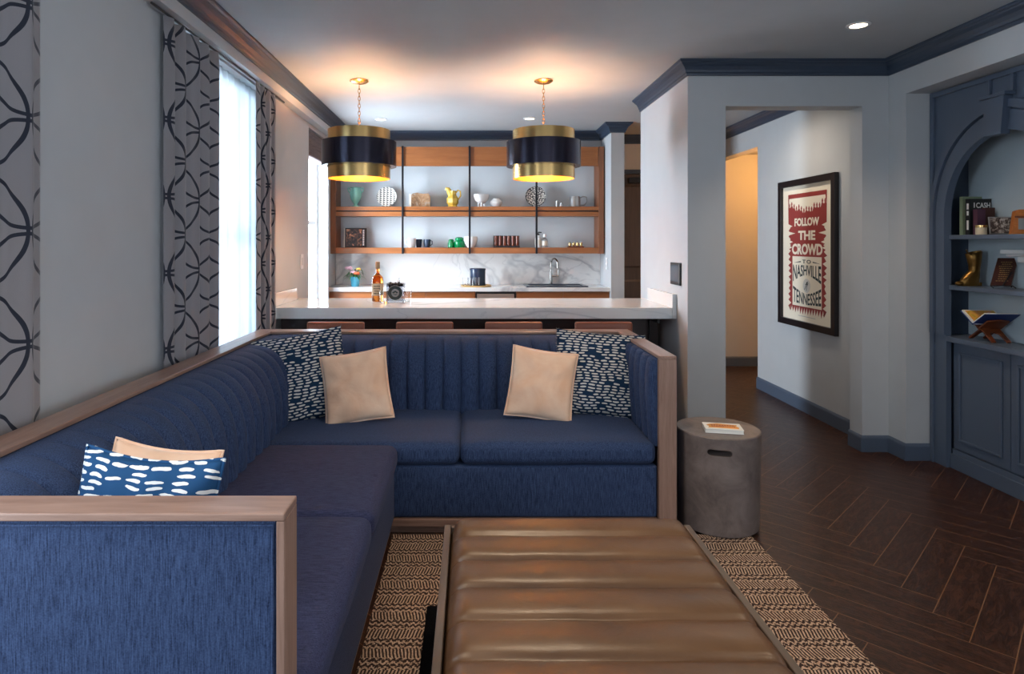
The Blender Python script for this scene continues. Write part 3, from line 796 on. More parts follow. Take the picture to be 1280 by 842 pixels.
def oriented(loc, yaw, pitch=0.0, roll=0.0):
    return Matrix.Translation(loc) @ Matrix.Rotation(yaw, 4, 'Z') @ Matrix.Rotation(pitch, 4, 'X') @ Matrix.Rotation(roll, 4, 'Y')
def fr_of(Mx): return lambda u, v, w_: Mx @ Vector((u, v, w_))
bk = thing('paperback_book', (1.19, 3.05, .4665), 'white-edged paperback with orange cover on the concrete stool', 'book')
mx = oriented((1.195, 3.03, .467), D2(-12))
t = B(); 
def mbox(b_, mx, x0, x1, y0, y1, z0, z1, bev=.0): 
    q = B().box(x0, x1, y0, y1, z0, z1, bev); bmesh.ops.transform(q.bm, matrix=mx, verts=q.bm.verts)
    me = bpy.data.meshes.new('t'); q.bm.to_mesh(me); q.bm.free(); b_.bm.from_mesh(me); bpy.data.meshes.remove(me); return b_
obj('pages', mbox(B(), mx, -.085, .082, -.054, .054, .001, .017), M['paper_white'], bk)
cv = obj('cover', mbox(mbox(B(), mx, -.086, .084, -.056, .056, 0, .001), mx, -.086, .084, -.056, .056, .017, .0185).bm and mbox(mbox(mbox(B(), mx, -.086, .084, -.056, .056, 0, .001), mx, -.086, .084, -.056, .056, .017, .0185), mx, -.086, -.0845, -.056, .056, 0, .018), M['book_white'], bk)
jag = [(-.070, -.030), (.066, -.034), (.070, -.012), (.060, .010), (.068, .030), (.02, .036), (-.02, .046), (-.055, .032), (-.074, .012), (-.062, -.008)]
obj('cover_print', B().poly(jag, lambda u, v, w_: mx @ Vector((u, v, .0187+w_)), .0003), M['book_orange'], bk)
rr = random.Random(4); tb = B()
for row, (n_, y_) in enumerate(((9, .014), (11, -.006))):
    for k in range(n_):
        x_ = -.052+.108*k/n_; mbox(tb, mx, x_, x_+.008, y_-.005+rr.uniform(-.002, .002), y_+.005, .0191, .0194)
obj('cover_lettering', tb, M['red'], bk)

# ------------------------------------------------------------------ kitchen island and bar stools
isl = thing('kitchen_island', (0, 4.75, 0), 'long kitchen island with white marble worktop behind the sofa', 'kitchen island')
obj('worktop', B().box(-1.378, 1.378, 4.37, 5.12, .834, .910, .002), M['marble'], isl)
obj('upstand', B().box(1.3785, 1.4085, 4.37, 4.985, .834, 1.002, .002), M['marble'], isl)
obj('upstand', B().box(-1.378, -1.350, 4.40, 4.985, .9105, 1.002, .002), M['marble'], isl)
obj('seating_panel', B().box(-1.378, 1.365, 4.66, 4.68, .0, .8335), M['dark_wood'], isl)
ub = obj('cabinet_body', B().box(-1.378, 1.365, 4.682, 5.09, .08, .8335), M['oak'], isl)
obj('bracket', B().box(1.29, 1.30, 4.40, 4.655, .800, .8335).box(1.292, 1.298, 4.62, 4.655, .6, .80), M['black'], isl)
obj('bracket', B().box(-.005, .005, 4.40, 4.655, .800, .8335), M['black'], isl)
def bar_stool(x):
    s_ = thing('bar_stool', (x, 4.22, 0), 'x', 'bar stool', 'bar stools at the island')
    obj('seat', B().soft(x-.185, x+.185, 4.10, 4.47, .60, .655, .02, (0, 0, .008), 6), M['leather_tan'], s_, True, ang=70)
    b2 = B().grid(lambda u, v: Vector((x-.182+.364*u, 4.075-.02*v+.02*(2*u-1)**2*0-.0, .63+.222*v)), 8, 8)
    b2 = B().soft(x-.182, x+.182, 4.045, 4.085, .645, .852, .014, (0, .004, 0), 6)
    bb = obj('backrest', b2, M['leather_tan'], s_, True, ang=70)
    obj('piping', B().tube([(x-.174, 4.046, .66), (x-.174, 4.046, .843), (x+.174, 4.046, .843), (x+.174, 4.046, .66)], .003, 6), M['leather_tan'], bb)
    for sx in (-1, 1):
        for sy in (-1, 1):
            obj('leg', B().tube([(x+sx*.165, 4.285+sy*.16, .60), (x+sx*.19, 4.285+sy*.185, 0.0)], [.014, .010], 10), M['black'], s_, True)
    obj('footrest', B().tube([(x-.176, 4.113, .22), (x+.176, 4.113, .22), (x+.176, 4.457, .22), (x-.176, 4.457, .22)], .008, 8, True), M['black'], s_, True)
    return s_
s0 = bar_stool(-.855); s0['label'] = 'tan leather bar stool nearest the window behind the dashed corner pillow'
dup(s0, (.565, 0, 0), 'tan leather bar stool second from the window, between the two blush pillows')
dup(s0, (1.13, 0, 0), 'tan leather bar stool third from the window, behind the right blush pillow')
dup(s0, (1.70, 0, 0), 'tan leather bar stool nearest the partition wall, behind the right dashed pillow')

# ------------------------------------------------------------------ back kitchen
kc = thing('base_cabinet', (-.68, 6.6, 0), 'orange-brown wood base cabinet run left of the small steel appliance', 'cabinet')
obj('body', B().box(-1.42, .05, 6.385, 6.84, .08, .868), M['oak'], kc)
for k, xx in enumerate((-1.418, -.93, -.44)):
    f = obj('door', B().box(xx, xx+.484, 6.365, 6.384, .10, .70, .002), M['oak'], kc)
    f2 = obj('drawer', B().box(xx, xx+.484, 6.365, 6.384, .704, .862, .002), M['oak'], kc)
kc = thing('base_cabinet', (.92, 6.6, 0), 'orange-brown wood base cabinet under the black sink', 'cabinet')
obj('body', B().box(.46, 1.383, 6.385, 6.84, .08, .868), M['oak'], kc)
for xx in (.462, .924):
    obj('door', B().box(xx, xx+.457, 6.365, 6.384, .10, .862, .002), M['oak'], kc)
fr_ = thing('undercounter_fridge', (.25, 6.6, 0), 'small steel-fronted undercounter fridge between the wooden cabinets', 'fridge')
obj('body', B().box(.056, .455, 6.39, 6.84, .02, .866), M['black'], fr_)
obj('door', B().box(.066, .435, 6.362, 6.388, .06, .845, .003), M['steel'], fr_)
obj('handle', B().tube([(.10, 6.36, .80), (.10, 6.34, .80), (.40, 6.34, .80), (.40, 6.36, .80)], .006), M['steel'], fr_)
tag(obj('countertop', B().box(-1.425, 1.384, 6.335, 6.825, .8695, .909, .002), M['marble']), 'white marble countertop along the back wall of the kitchen', 'countertop')
tag(obj('backsplash', B().box(-1.437, 1.384, 6.826, 6.849, .87, 1.2395), M['marble']), 'white marble backsplash with grey veins below the wooden shelf unit', 'backsplash')
sk = thing('kitchen_sink', (.87, 6.6, .9095), 'shallow black drop-in sink at the right of the back counter', 'sink')
obj('rim', B().box(.56, 1.18, 6.40, 6.43, .9095, .920, .003).box(.56, 1.18, 6.72, 6.76, .9095, .920, .003).box(.56, .60, 6.43, 6.72, .9095, .920, .003).box(1.14, 1.18, 6.43, 6.72, .9095, .920, .003), M['navy_enamel'], sk)
obj('basin', B().box(.60, 1.14, 6.43, 6.72, .9095, .912), M['black'], sk)
fc = thing('kitchen_faucet', (.855, 6.795, .9095), 'tall nickel gooseneck faucet behind the black sink', 'faucet')
obj('base', B().lathe([(0, .9095), (.024, .9095), (.024, .918), (.017, .925), (.017, 1.03), (0, 1.03)], .855, 6.795, 20), M['chrome'], fc, True)
arc = [(.855, 6.795, 1.02), (.855, 6.795, 1.13)]+[(.855+.028*(1-math.cos(a)), 6.795-.05*(1-math.cos(a)), 1.13+.055*math.sin(a)) for a in [PI*k/12 for k in range(1, 13)]]+[(.911, 6.695, 1.09)]
obj('spout', B().tube(arc, .010, 12), M['chrome'], fc, True)
obj('lever', B().tube([(.872, 6.795, 1.0), (.935, 6.785, 1.0)], .010).tube([(.93, 6.785, .99), (.932, 6.783, 1.075)], .005), M['chrome'], fc, True)

# open wall shelving unit
UX0, UX1, UY0, UY1 = -1.437, 1.384, 6.57, 6.824
us = thing('wall_shelf_unit', (0, 6.7, 1.24), 'wide wall-hung wooden shelf unit with dark upright rods over the counter', 'shelf unit')
obj('side_panel', B().box(UX0, UX0+.055, UY0, UY1, 1.24, 2.34, .002), M['oak_z'], us)
obj('side_panel', B().box(1.318, 1.372, UY0, UY1, 1.24, 2.34, .002), M['oak_z'], us)
obj('back_panel', B().box(UX0, 1.372, 6.8245, 6.848, 1.24, 2.343), plain('shelf_back_paint', (.58, .63, .67), .35), us)
obj('bottom_shelf', B().box(UX0+.056, 1.317, UY0+.002, UY1, 1.242, 1.302, .002), M['oak'], us)
obj('middle_shelf', B().box(UX0+.056, 1.317, UY0+.002, UY1, 1.684, 1.724, .002).box(UX0+.056, 1.317, UY0+.002, UY1, 1.626, 1.672, .002), M['oak'], us)
obj('shelf_gap_strip', B().box(UX0+.056, 1.317, UY0+.012, UY1, 1.672, 1.684), M['divider'], us)
dv = [(-.695), (-.008), (.678)]
xs = [UX0+.056]+dv+[1.317]
for a, b2 in zip(xs, xs[1:]):
    obj('valance_panel', B().box(a+.004, b2-.004, UY0+.004, UY0+.024, 2.14, 2.338, .002), M['oak'], us)
obj('top_board', B().box(UX0+.056, 1.317, UY0+.03, UY1, 2.30, 2.339), M['oak'], us)
for a in dv:
    obj('upright_rod', B().box(a-.010, a+.010, UY0-.016, UY0+.0015, 1.24, 2.345, .002), M['divider'], us)

# items. px -> x helper at the shelf depth
def kx(p): return (p-588)*.00831
Y = 6.70
T1, T0 = 1.7245, 1.3025
# upper shelf
x = kx(443.5); v = thing('urn_vase', (x, Y, T1), 'mint green two-handled urn vase on the upper kitchen shelf', 'vase')
obj('body', B().lathe([(0, 0), (.042, 0), (.044, .008), (.020, .022), (.018, .034), (.040, .060), (.058, .105), (.062, .150), (.054, .185), (.050, .198), (.058, .208), (.050, .206), (.045, .195), (0, .18)], 0, 0, 32, mat=Matrix.Translation((x, Y, T1))), M['mint'], v, True)
for s_ in (-1, 1):
    obj('handle', B().tube([(x+s_*.052, Y, T1+.150), (x+s_*.076, Y, T1+.165), (x+s_*.080, Y, T1+.195), (x+s_*.070, Y, T1+.205), (x+s_*.060, Y, T1+.19)], .006), M['mint'], v, True)
def plate(x, r, mt, label):
    p = thing('decorative_plate', (x, Y+.04, T1), label, 'plate')
    o = obj('dish', B().lathe([(0, .004), (r*.6, .002), (r*.95, .014), (r, .018), (r, .022), (r*.93, .018), (r*.6, .008), (0, .010)], 0, 0, 48, mat=Matrix.Identity(4)), mt, p, True, local=True)
    o.matrix_local = Matrix.Translation((0, 0, r+.004)) @ Matrix.Rotation(D2(80), 4, 'X')
    obj('easel', B().tube([(x-.04, Y-.01, T1+.012), (x-.03, Y+.045, T1+.006), (x, Y+.075, T1+.10), (x+.03, Y+.045, T1+.006), (x+.04, Y-.01, T1+.012)], .003), M['black'], p)
plate(kx(482), .105, M['plate_tri'], 'round white plate with black triangle rows, left end of the upper shelf')
plate(kx(670.5), .108, M['plate_net'], 'round plate with fine black net pattern, right half of the upper shelf')
x = kx(524.5); v = thing('stone_block', (x, Y, T1), 'rust and grey stone bookend block on the upper kitchen shelf', 'bookend')
prof = [(-.09, 0), (.105, 0), (.108, .12), (.09, .142), (.03, .138), (-.02, .150), (-.07, .142), (-.088, .125)]
obj('stone', B().poly(prof, lambda u, w2, d_: Vector((x+u, Y+.04-d_, T1+w2)), .08), M['agate'], v)
obj('pale_edge', B().poly([(-.112, 0), (-.0905, 0), (-.0905, .125), (-.108, .14)], lambda u, w2, d_: Vector((x+u, Y+.04-d_, T1+w2)), .08), M['cream'], v)
x = kx(565); v = thing('pitcher', (x, Y, T1), 'yellow faceted pitcher with curled handle on the upper kitchen shelf', 'pitcher')
obj('body', B().lathe([(0, 0), (.048, 0), (.050, .010), (.044, .018), (.062, .045), (.062, .09), (.040, .125), (.036, .15), (.038, .17), (0, .168)], 0, 0, 8, mat=Matrix.Translation((x+.005, Y, T1))), M['yellow'], v, True, ang=20)
obj('spout', B().tube([(x-.01, Y, T1+.12), (x-.03, Y, T1+.165), (x-.045, Y, T1+.19), (x-.062, Y, T1+.195), (x-.072, Y, T1+.18)], [.034, .030, .024, .016, .006]), M['yellow'], v, True)
obj('handle', B().tube([(x+.035, Y, T1+.145), (x+.06, Y, T1+.178), (x+.085, Y, T1+.165), (x+.088, Y, T1+.12), (x+.060, Y, T1+.075)], .008), M['yellow'], v, True)
x = kx(602); v = thing('footed_bowl', (x, Y, T1), 'white bowl on stubby feet on the upper kitchen shelf', 'bowl')
obj('bowl', B().lathe([(0, .038), (.03, .040), (.066, .070), (.080, .115), (.082, .132), (.076, .130), (.062, .085), (0, .055)], 0, 0, 32, mat=Matrix.Translation((x, Y, T1))), M['porcelain'], v, True)
for k in range(3):
    a = 2*PI*k/3+.5; obj('foot', B().tube([(x+.032*math.cos(a), Y+.032*math.sin(a), T1+.045), (x+.036*math.cos(a), Y+.036*math.sin(a), T1)], .011), M['porcelain'], v, True)
x = kx(620.5); tag(obj('round_jar', B().lathe([(0, 0), (.034, 0), (.060, .030), (.064, .055), (.045, .078), (.034, .082), (.034, .092), (.028, .090), (0, .07)], 0, 0, 32, mat=Matrix.Translation((x, Y, T1))), M['porcelain'], None, True), 'small squat white jar beside the footed bowl', 'jar')
for x, h, l in ((kx(697), .072, 'taller pewter shaker beside the net-patterned plate'), (kx(702.5), .052, 'shorter dark pewter shaker beside the taller one')):
    v = thing('shaker', (x, Y-.02, T1), l, 'shaker')
    obj('body', B().lathe([(0, 0), (.018, 0), (.019, h*.8), (.015, h*.82), (0, h*.82)], 0, 0, 20, mat=Matrix.Translation((x, Y-.02, T1))), M['pewter'], v, True)
    obj('cap', B().lathe([(0, h*.822), (.016, h*.822), (.016, h*.92), (.008, h), (0, h)], 0, 0, 20, mat=Matrix.Translation((x, Y-.02, T1))), M['chrome'], v, True)
x = kx(719.5); v = thing('tankard', (x, Y, T1), 'pewter mug with looped handle at the right end of the upper shelf', 'mug')
obj('body', B().lathe([(0, 0), (.062, 0), (.064, .008), (.058, .02), (.060, .07), (.052, .105), (.050, .112), (.046, .110), (.052, .02), (0, .012)], 0, 0, 32, mat=Matrix.Translation((x, Y, T1))), M['pewter'], v, True)
obj('handle', B().tube([(x+.055, Y, T1+.095), (x+.085, Y, T1+.112), (x+.122, Y, T1+.105), (x+.128, Y, T1+.06), (x+.10, Y, T1+.02), (x+.058, Y, T1+.025)], .006), M['pewter'], v, True)
# lower shelf
x = kx(444); v = thing('framed_print', (x, Y, T0), 'black framed album print leaning at the left of the lower kitchen shelf', 'picture')
mx = oriented((x, Y-.03, T0+.003), D2(6), D2(80))
obj('frame', mbox(B(), mx, -.112, .112, 0, .205, -.012, 0, .002), M['blackframe'], v)
obj('print', mbox(B(), mx, -.098, .060, .014, .190, .0005, .002), M['art_dark'], v)
tb = B()
for k in range(9): mbox(tb, mx, .072, .088, .020+.019*k, .033+.019*k, .0005, .0015)
obj('lettering', tb, M['book_white'], v)
obj('side_return', mbox(B(), mx, -.122, -.113, 0, .202, -.05, 0), M['cream'], v)
def mug(x, r, h, mt, label, hdl=1, y=Y):
    v = thing('mug', (x, y, T0), label, 'mug')
    obj('cup', B().lathe([(0, 0), (r*.72, 0), (r*.85, h*.3), (r, h), (r*.93, h), (r*.78, h*.3), (0, h*.1)], 0, 0, 28, mat=Matrix.Translation((x, y, T0))), mt, v, True)
    if hdl: obj('handle', B().tube([(x+hdl*r*.9, y, T0+h*.85), (x+hdl*r*1.45, y, T0+h*.8), (x+hdl*r*1.5, y, T0+h*.4), (x+hdl*r*.82, y, T0+h*.25)], .005), mt, v, True)
mug(kx(514.5), .046, .100, M['porcelain'], 'white tapered mug on the lower kitchen shelf', -1, Y-.03)
mug(kx(522.5), .036, .088, M['navy_enamel'], 'dark mug half hidden behind the white tapered mug', 0, Y+.055)
mug(kx(533.5), .036, .085, M['navy_enamel'], 'dark blue mug with handle standing alone on the lower shelf', 1)
for x, r, h, l in ((kx(563.5), .034, .088, 'small green glass jar, left of the pair on the lower shelf'), (kx(574), .056, .110, 'large green glass jar beside the white bowl on the lower shelf')):
    v = thing('glass_jar', (x, Y+.03, T0), l, 'jar')
    obj('jar', B().lathe([(0, 0), (r*.93, 0), (r, .008), (r, h*.55), (r*.78, h*.68), (0, h*.68)], 0, 0, 32, mat=Matrix.Translation((x, Y+.03, T0))), M['green_glass'], v, True)
    obj('lid', B().lathe([(0, h*.682), (r*.75, h*.682), (r*.80, h*.72), (r*.80, h*.90), (r*.5, h), (0, h)], 0, 0, 32, mat=Matrix.Translation((x, Y+.03, T0))), M['green_glass'], v, True)
x = kx(588.5); tag(obj('serving_bowl', B().lathe([(0, 0), (.036, 0), (.040, .008), (.062, .045), (.072, .090), (.066, .115), (.060, .113), (.064, .088), (.05, .03), (0, .02)], 0, 0, 32, mat=Matrix.Translation((x, Y-.04, T0))), M['porcelain'], None, True), 'white rounded bowl in front of the upright rod, lower shelf', 'bowl')
# rack with six brown cups
x0_ = kx(617); x1_ = kx(650); v = thing('cup_rack', ((x0_+x1_)/2, Y, T0), 'oblong clear rack holding upright brown glass tubes on the lower shelf', 'rack')
obj('rack', B().box(x0_, x1_, Y-.03, Y+.03, T0, T0+.020, .004).box(x0_, x1_, Y+.024, Y+.03, T0+.0205, T0+.125, .002), M['blackframe'], v)
for k in range(6):
    xx = x0_+.026+k*.0445
    obj('tube', B().lathe([(0, .021), (.016, .021), (.017, .03), (.017, .120), (.013, .122), (.012, .03), (0, .028)], 0, 0, 20, mat=Matrix.Translation((xx, Y-.008, T0))), M['brown_glass'], v, True)
for x, h, pump, l in ((kx(673), .165, True, 'taller clear bottle with black pump on the lower kitchen shelf'), (kx(681), .140, False, 'shorter clear bottle with white cap beside the pump bottle')):
    v = thing('soap_bottle', (x, Y-.03, T0), l, 'bottle')
    obj('bottle', B().lathe([(0, 0), (.030, 0), (.032, .006), (.032, h*.60), (.012, h*.74), (.012, h*.78), (0, h*.78)], 0, 0, 24, mat=Matrix.Translation((x, Y-.03, T0))), M['porcelain'] if pump else M['glass'], v, True)
    if pump:
        obj('pump', B().lathe([(0, h*.782), (.014, h*.782), (.014, h*.86), (.005, h*.88), (.005, h*.97), (0, h*.97)], 0, 0, 16, mat=Matrix.Translation((x, Y-.03, T0))).tube([(x, Y-.03, T0+h*.97), (x+.035, Y-.03, T0+h*.95)], .006), M['black'], v, True)
    else:
        obj('cap', B().lathe([(0, h*.782), (.014, h*.782), (.014, h), (0, h)], 0, 0, 16, mat=Matrix.Translation((x, Y-.03, T0))), M['porcelain'], v, True)
    obj('label', B().lathe([(.0325, h*.15), (.0328, h*.15), (.0328, h*.5), (.0325, h*.5)], 0, 0, 24, mat=Matrix.Translation((x, Y-.03, T0))), M['cream'], v, True)
x = kx(720); v = thing('serving_tray', (x, Y-.02, T0), 'small dark tray at the right end of the lower kitchen shelf', 'tray')
obj('tray', B().box(x-.085, x+.085, Y-.06, Y+.02, T0, T0+.010, .004).box(x-.080, x+.080, Y-.055, Y+.015, T0+.0101, T0+.013), M['brown_glass'], v)
for k in range(4):
    xx = x-.058+k*.039; q = thing('brass_cup', (xx, Y-.02, T0+.0135), ['leftmost of the tiny brass cups', 'second tiny brass cup from the left', 'third tiny brass cup from the left', 'rightmost of the tiny brass cups'][k]+' on the small dark tray', 'cup', 'brass cups on the small tray')
    obj('cup', B().lathe([(0, 0), (.012, 0), (.016, .02), (.014, .034), (.010, .036), (0, .03)], 0, 0, 16, mat=Matrix.Translation((xx, Y-.02, T0+.0135))), M['gold'], q, True)
    obj('knob', B().sphere((xx, Y-.02, T0+.0135+.042), .007), M['chrome'], q, True)

# counter items
C0 = .9095
x = -1.175; v = thing('flower_pot', (x, 6.52, C0), 'teal pot of pink and orange flowers at the window end of the back counter', 'potted flowers')
obj('pot', B().lathe([(0, 0), (.038, 0), (.050, .092), (.053, .098), (.047, .098), (.04, .08), (0, .08)], 0, 0, 28, mat=Matrix.Translation((x, 6.52, C0))), M['teal'], v, True)
rr = random.Random(9); lf = B()
for k in range(34):
    a = rr.uniform(0, 2*PI); L = rr.uniform(.09, .16); hi = rr.uniform(.02, .09); w_ = rr.uniform(.006, .012)
    pts3 = []
    for q in range(6):
        s_ = q/5; pts3.append(Vector((x+math.cos(a)*L*s_, 6.52+math.sin(a)*L*s_*.7, C0+.085+hi*math.sin(s_*2.4)*1.2-.05*s_*s_)))
    sd = Vector((-math.sin(a), math.cos(a), 0))
    for q in range(5):
        w0 = w_*math.sin(PI*(q/5*.9+.1)); w1 = w_*math.sin(PI*min(1, (q+1)/5*.9+.1))
        vs = [lf.bm.verts.new(p) for p in (pts3[q]-sd*w0, pts3[q]+sd*w0, pts3[q+1]+sd*w1, pts3[q+1]-sd*w1)]; lf.bm.faces.new(vs)
obj('leaves', lf, M['leaf'], v)
def bloom(b_, c, r, n=9):
    c = Vector(c)
    for k in range(n):
        d = Vector((math.cos(2.4*k), math.sin(2.4*k), .3+.6*(k % 3)/2)).normalized()
        b_.sphere(c+d*r*.55, r*.5, (1, 1, .75), 8)
    return b_
obj('pink_bloom', bloom(bloom(B(), (x-.062, 6.50, C0+.175), .040), (x-.015, 6.49, C0+.135), .032), M['pink'], v, True)
obj('coral_bloom', bloom(B(), (x+.022, 6.48, C0+.125), .034), M['coral'], v, True)
obj('yellow_bloom', bloom(B(), (x+.035, 6.51, C0+.170), .026), M['gold_petal'], v, True)
x = .062; tr_ = tag(obj('gold_tray', B().lathe([(0, 0), (.155, 0), (.160, .012), (.155, .014), (.150, .006), (0, .006)], 0, 0, 48, mat=Matrix.Translation((x-.005, 6.56, C0))), M['gold'], None, True), 'round gold tray under the black canister on the back counter', 'tray')
x = .075; v = thing('canister', (x, 6.58, C0+.0065), 'black lidded ice bucket on the gold tray', 'ice bucket')
obj('body', B().lathe([(0, 0), (.078, 0), (.080, .004), (.080, .155), (0, .155)], 0, 0, 40, mat=Matrix.Translation((x, 6.58, C0+.0065))), M['navy_enamel'], v, True)
obj('lid', B().lathe([(0, .156), (.083, .156), (.084, .170), (.078, .175), (0, .175)], 0, 0, 40, mat=Matrix.Translation((x, 6.58, C0+.0065))), M['navy_enamel'], v, True)
def tumbler(x, y, z, r, h, l, grp):
    return tag(obj('tumbler', B().lathe([(0, 0), (r*.9, 0), (r, h), (r*.94, h), (r*.85, h*.12), (0, h*.1)], 0, 0, 24, mat=Matrix.Translation((x, y, z))), M['glass'], None, True), l, 'glass', grp)
tumbler(-.052, 6.49, C0+.0065, .030, .085, 'clear tumbler at the left edge of the gold tray', 'glasses on the gold tray')
tumbler(.008, 6.455, C0+.0065, .028, .085, 'clear tumbler in front of the black ice bucket, middle of the row', 'glasses on the gold tray')
tumbler(.070, 6.465, C0+.0065, .028, .085, 'clear tumbler nearest the right side of the gold tray', 'glasses on the gold tray')

# island items
I0 = .9105
x, y = -.703, 4.85; v = thing('liquor_bottle', (x, y, I0), 'amber liquor bottle with cream label on the island', 'bottle')
P_ = [(0, 0), (.040, 0), (.043, .005), (.043, .165), (.038, .185), (.018, .205), (.013, .215), (.013, .245)]
obj('glass_body', B().lathe(P_+[(0, .245)], 0, 0, 40, mat=Matrix.Translation((x, y, I0))), M['whiskey'], v, True)
obj('stopper', B().lathe([(0, .2455), (.015, .2455), (.017, .25), (.017, .298), (.012, .30), (0, .30)], 0, 0, 24, mat=Matrix.Translation((x, y, I0))), M['cork'], v, True)
lb = obj('label', B().lathe([(.0435, .045), (.0440, .045), (.0440, .135), (.0435, .135)], 0, 0, 40, mat=Matrix.Translation((x, y, I0))), M['label'], v, True)
tb = B(); rr = random.Random(2)
for row in range(4):
    for k in range(6):
        a = -PI/2+(-.55+.2*k)+rr.uniform(-.03, .03); zz = .062+.018*row
        if row == 1 and k in (0, 5): continue
        rad = .0443; p = Vector((x+rad*math.cos(a), y+rad*math.sin(a), I0+zz))
        q = oriented(p, a+PI/2); mbox(tb, q, -.0028, .0028, -.0003, .0003, -.004, .004)
obj('label_print', tb, M['ink'], lb)
x, y = -.556, 4.78; v = thing('crystal_decanter', (x, y, I0), 'square crystal ice bucket with dark round emblem on the island', 'decanter')
obj('vessel', B().box(x-.068, x+.068, y-.05, y+.05, I0, I0+.015, .003).box(x-.068, x-.060, y-.05, y+.05, I0+.0151, I0+.142, .002).box(x+.060, x+.068, y-.05, y+.05, I0+.0151, I0+.142, .002).box(x-.0598, x+.0598, y-.05, y-.043, I0+.0151, I0+.142, .002).box(x-.0598, x+.0598, y+.043, y+.05, I0+.0151, I0+.142, .002), M['crystal'], v)
dk = B()
for k in range(9):
    dk.sphere((x-.042+.021*(k % 5), y-.02+.03*(k//5), I0+.125+.006*(k % 3)), .014, seg=8)
obj('dark_contents', dk, M['blackframe'], v, True)
mxe = oriented((x, y-.0505, I0+.072), 0, D2(90))
obj('emblem_disc', B().lathe([(0, 0), (.057, 0), (.057, .001), (0, .001)], seg=40, mat=mxe), M['chrome'], v)
e2 = obj('emblem_ring', B().lathe([(.030, .0011), (.052, .0011), (.052, .0018), (.030, .0018)], seg=40, mat=mxe), M['ink'], v)
obj('emblem_mark', B().poly([(-.022, .004), (0, .018), (.022, .004), (.012, -.004), (0, .006), (-.012, -.004)], lambda a, c, d_: mxe @ Vector((a, c, .0012+d_)), .0006).poly([(-.014, -.008), (0, -.018), (.014, -.008), (.006, -.006), (0, -.010), (-.006, -.006)], lambda a, c, d_: mxe @ Vector((a, c, .0012+d_)), .0006), M['ink'], e2)
obj('tongs', B().tube([(x+.01, y, I0+.11), (x+.02, y-.01, I0+.178), (x+.026, y-.01, I0+.182), (x+.03, y, I0+.12)], .002), M['chrome'], v)
tumbler(-.478, 4.84, I0, .034, .090, 'clear tumbler to the right of the square crystal bucket', 'tumblers on the island')
tumbler(-.638, 4.72, I0, .032, .088, 'clear tumbler between the amber bottle and the crystal bucket', 'tumblers on the island')

# ------------------------------------------------------------------ pendants and ceiling lights
def pendant(x, y, label):
    p = thing('pendant_lamp', (x, y, HC), label, 'pendant lamp', 'drum pendants over the island')
    T_ = Matrix.Translation((x, y, 0))
    obj('canopy', B().lathe([(0, HC-.002), (.068, HC-.002), (.068, HC-.008), (.05, HC-.020), (.016, HC-.028), (0, HC-.030)], mat=T_, seg=40), M['gold'], p, True)
    ch = B(); z = HC-.034; k = 0
    while z > 2.205:
        a = k % 2
        pts_ = []
        for q in range(14):
            t_ = 2*PI*q/14; r_ = .0085*math.cos(t_); zz = z-.017+.017*math.sin(t_)
            pts_.append((x+(r_ if a else 0), y+(0 if a else r_), zz))
        ch.tube(pts_, .0024, 6, closed=True); z -= .027; k += 1
    obj('chain', ch, M['gold'], p, True)
    sp = B().tube([(x, y, 2.20), (x, y, 2.02)], .008)
    for k in range(3):
        a = 2*PI*k/3; sp.tube([(x, y, 2.14), (x+.218*math.cos(a), y+.218*math.sin(a), 2.14)], .004)
    obj('spider', sp, M['gold'], p, True)
    R = .224
    dm = B().lathe([(R, 1.816), (R, 2.166), (R-.003, 2.166), (R-.003, 1.816), (R, 1.816)], mat=T_, seg=96)
    d_ = obj('inner_drum', dm, M['gold'], p, True, ang=30)
    obj('lining', B().lathe([(R-.0035, 1.818), (R-.0035, 2.164), (R-.0045, 2.164), (R-.0045, 1.818), (R-.0035, 1.818)], mat=T_, seg=96), M['gold_in'], d_, True, ang=30)
    obj('outer_band', B().lathe([(.268, 1.905), (.268, 2.083), (.265, 2.083), (.265, 1.908), (.228, 1.908), (.228, 1.905), (.268, 1.905)], mat=T_, seg=96), M['bronze_band'], p, True, ang=30)
    for k in range(3):
        a = 2*PI*k/3+.5; bx, by = x+.07*math.cos(a), y+.07*math.sin(a)
        s_ = obj('socket', B().lathe([(0, 2.02), (.014, 2.02), (.014, 1.985), (0, 1.985)], bx, by, 16).tube([(x, y, 2.03), (bx, by, 2.02)], .005), M['gold'], p, True)
        obj('bulb', B().sphere((bx, by, 1.955), .026), M['bulb'], s_, True)
    return p
pendant(-.806, 4.64, 'gold and black drum pendant over the window half of the island')
pendant(.530, 4.64, 'gold and black drum pendant over the sink half of the island')
for xx in (-.806, .530):
    o = point('pendant_light', (xx, 4.64, 2.03), 26, (1.0, .66, .40), .05)
def downlight(x, y, label, pw=28):
    p = thing('recessed_light', (x, y, HC), label, 'ceiling light', 'recessed ceiling lights')
    obj('trim_ring', B().lathe([(.040, HC-.001), (.060, HC-.001), (.060, HC-.004), (.044, HC-.007), (.040, HC-.001)], x, y, 32), M['white'], p, True)
    obj('lens', B().lathe([(0, HC-.001), (.0395, HC-.001), (.0395, HC-.003), (0, HC-.003)], x, y, 32), M['glow'], p, True)
    spot('downlight', (x, y, HC-.012), pw, (1.0, .78, .55), 110, .9)
downlight(2.095, 3.456, 'recessed ceiling light in front of the hall opening', 50)
downlight(2.15, 5.0, 'added hidden ceiling light inside the hall past the opening', 1)  # hidden fixture added because the hall needs its own light
downlight(.35, 2.35, 'added unseen ceiling light above the far end of the leather ottoman', 55)  # added out of view for warm light on the ottoman and seats
downlight(-.55, 1.0, 'added unseen ceiling light above the near arm of the sofa', 40)  # another added light out of view, warms the near seats
downlight(1.9, 1.3, 'added unseen ceiling light above the near part of the rug edge', 45)  # added light out of view, fills the right side from above
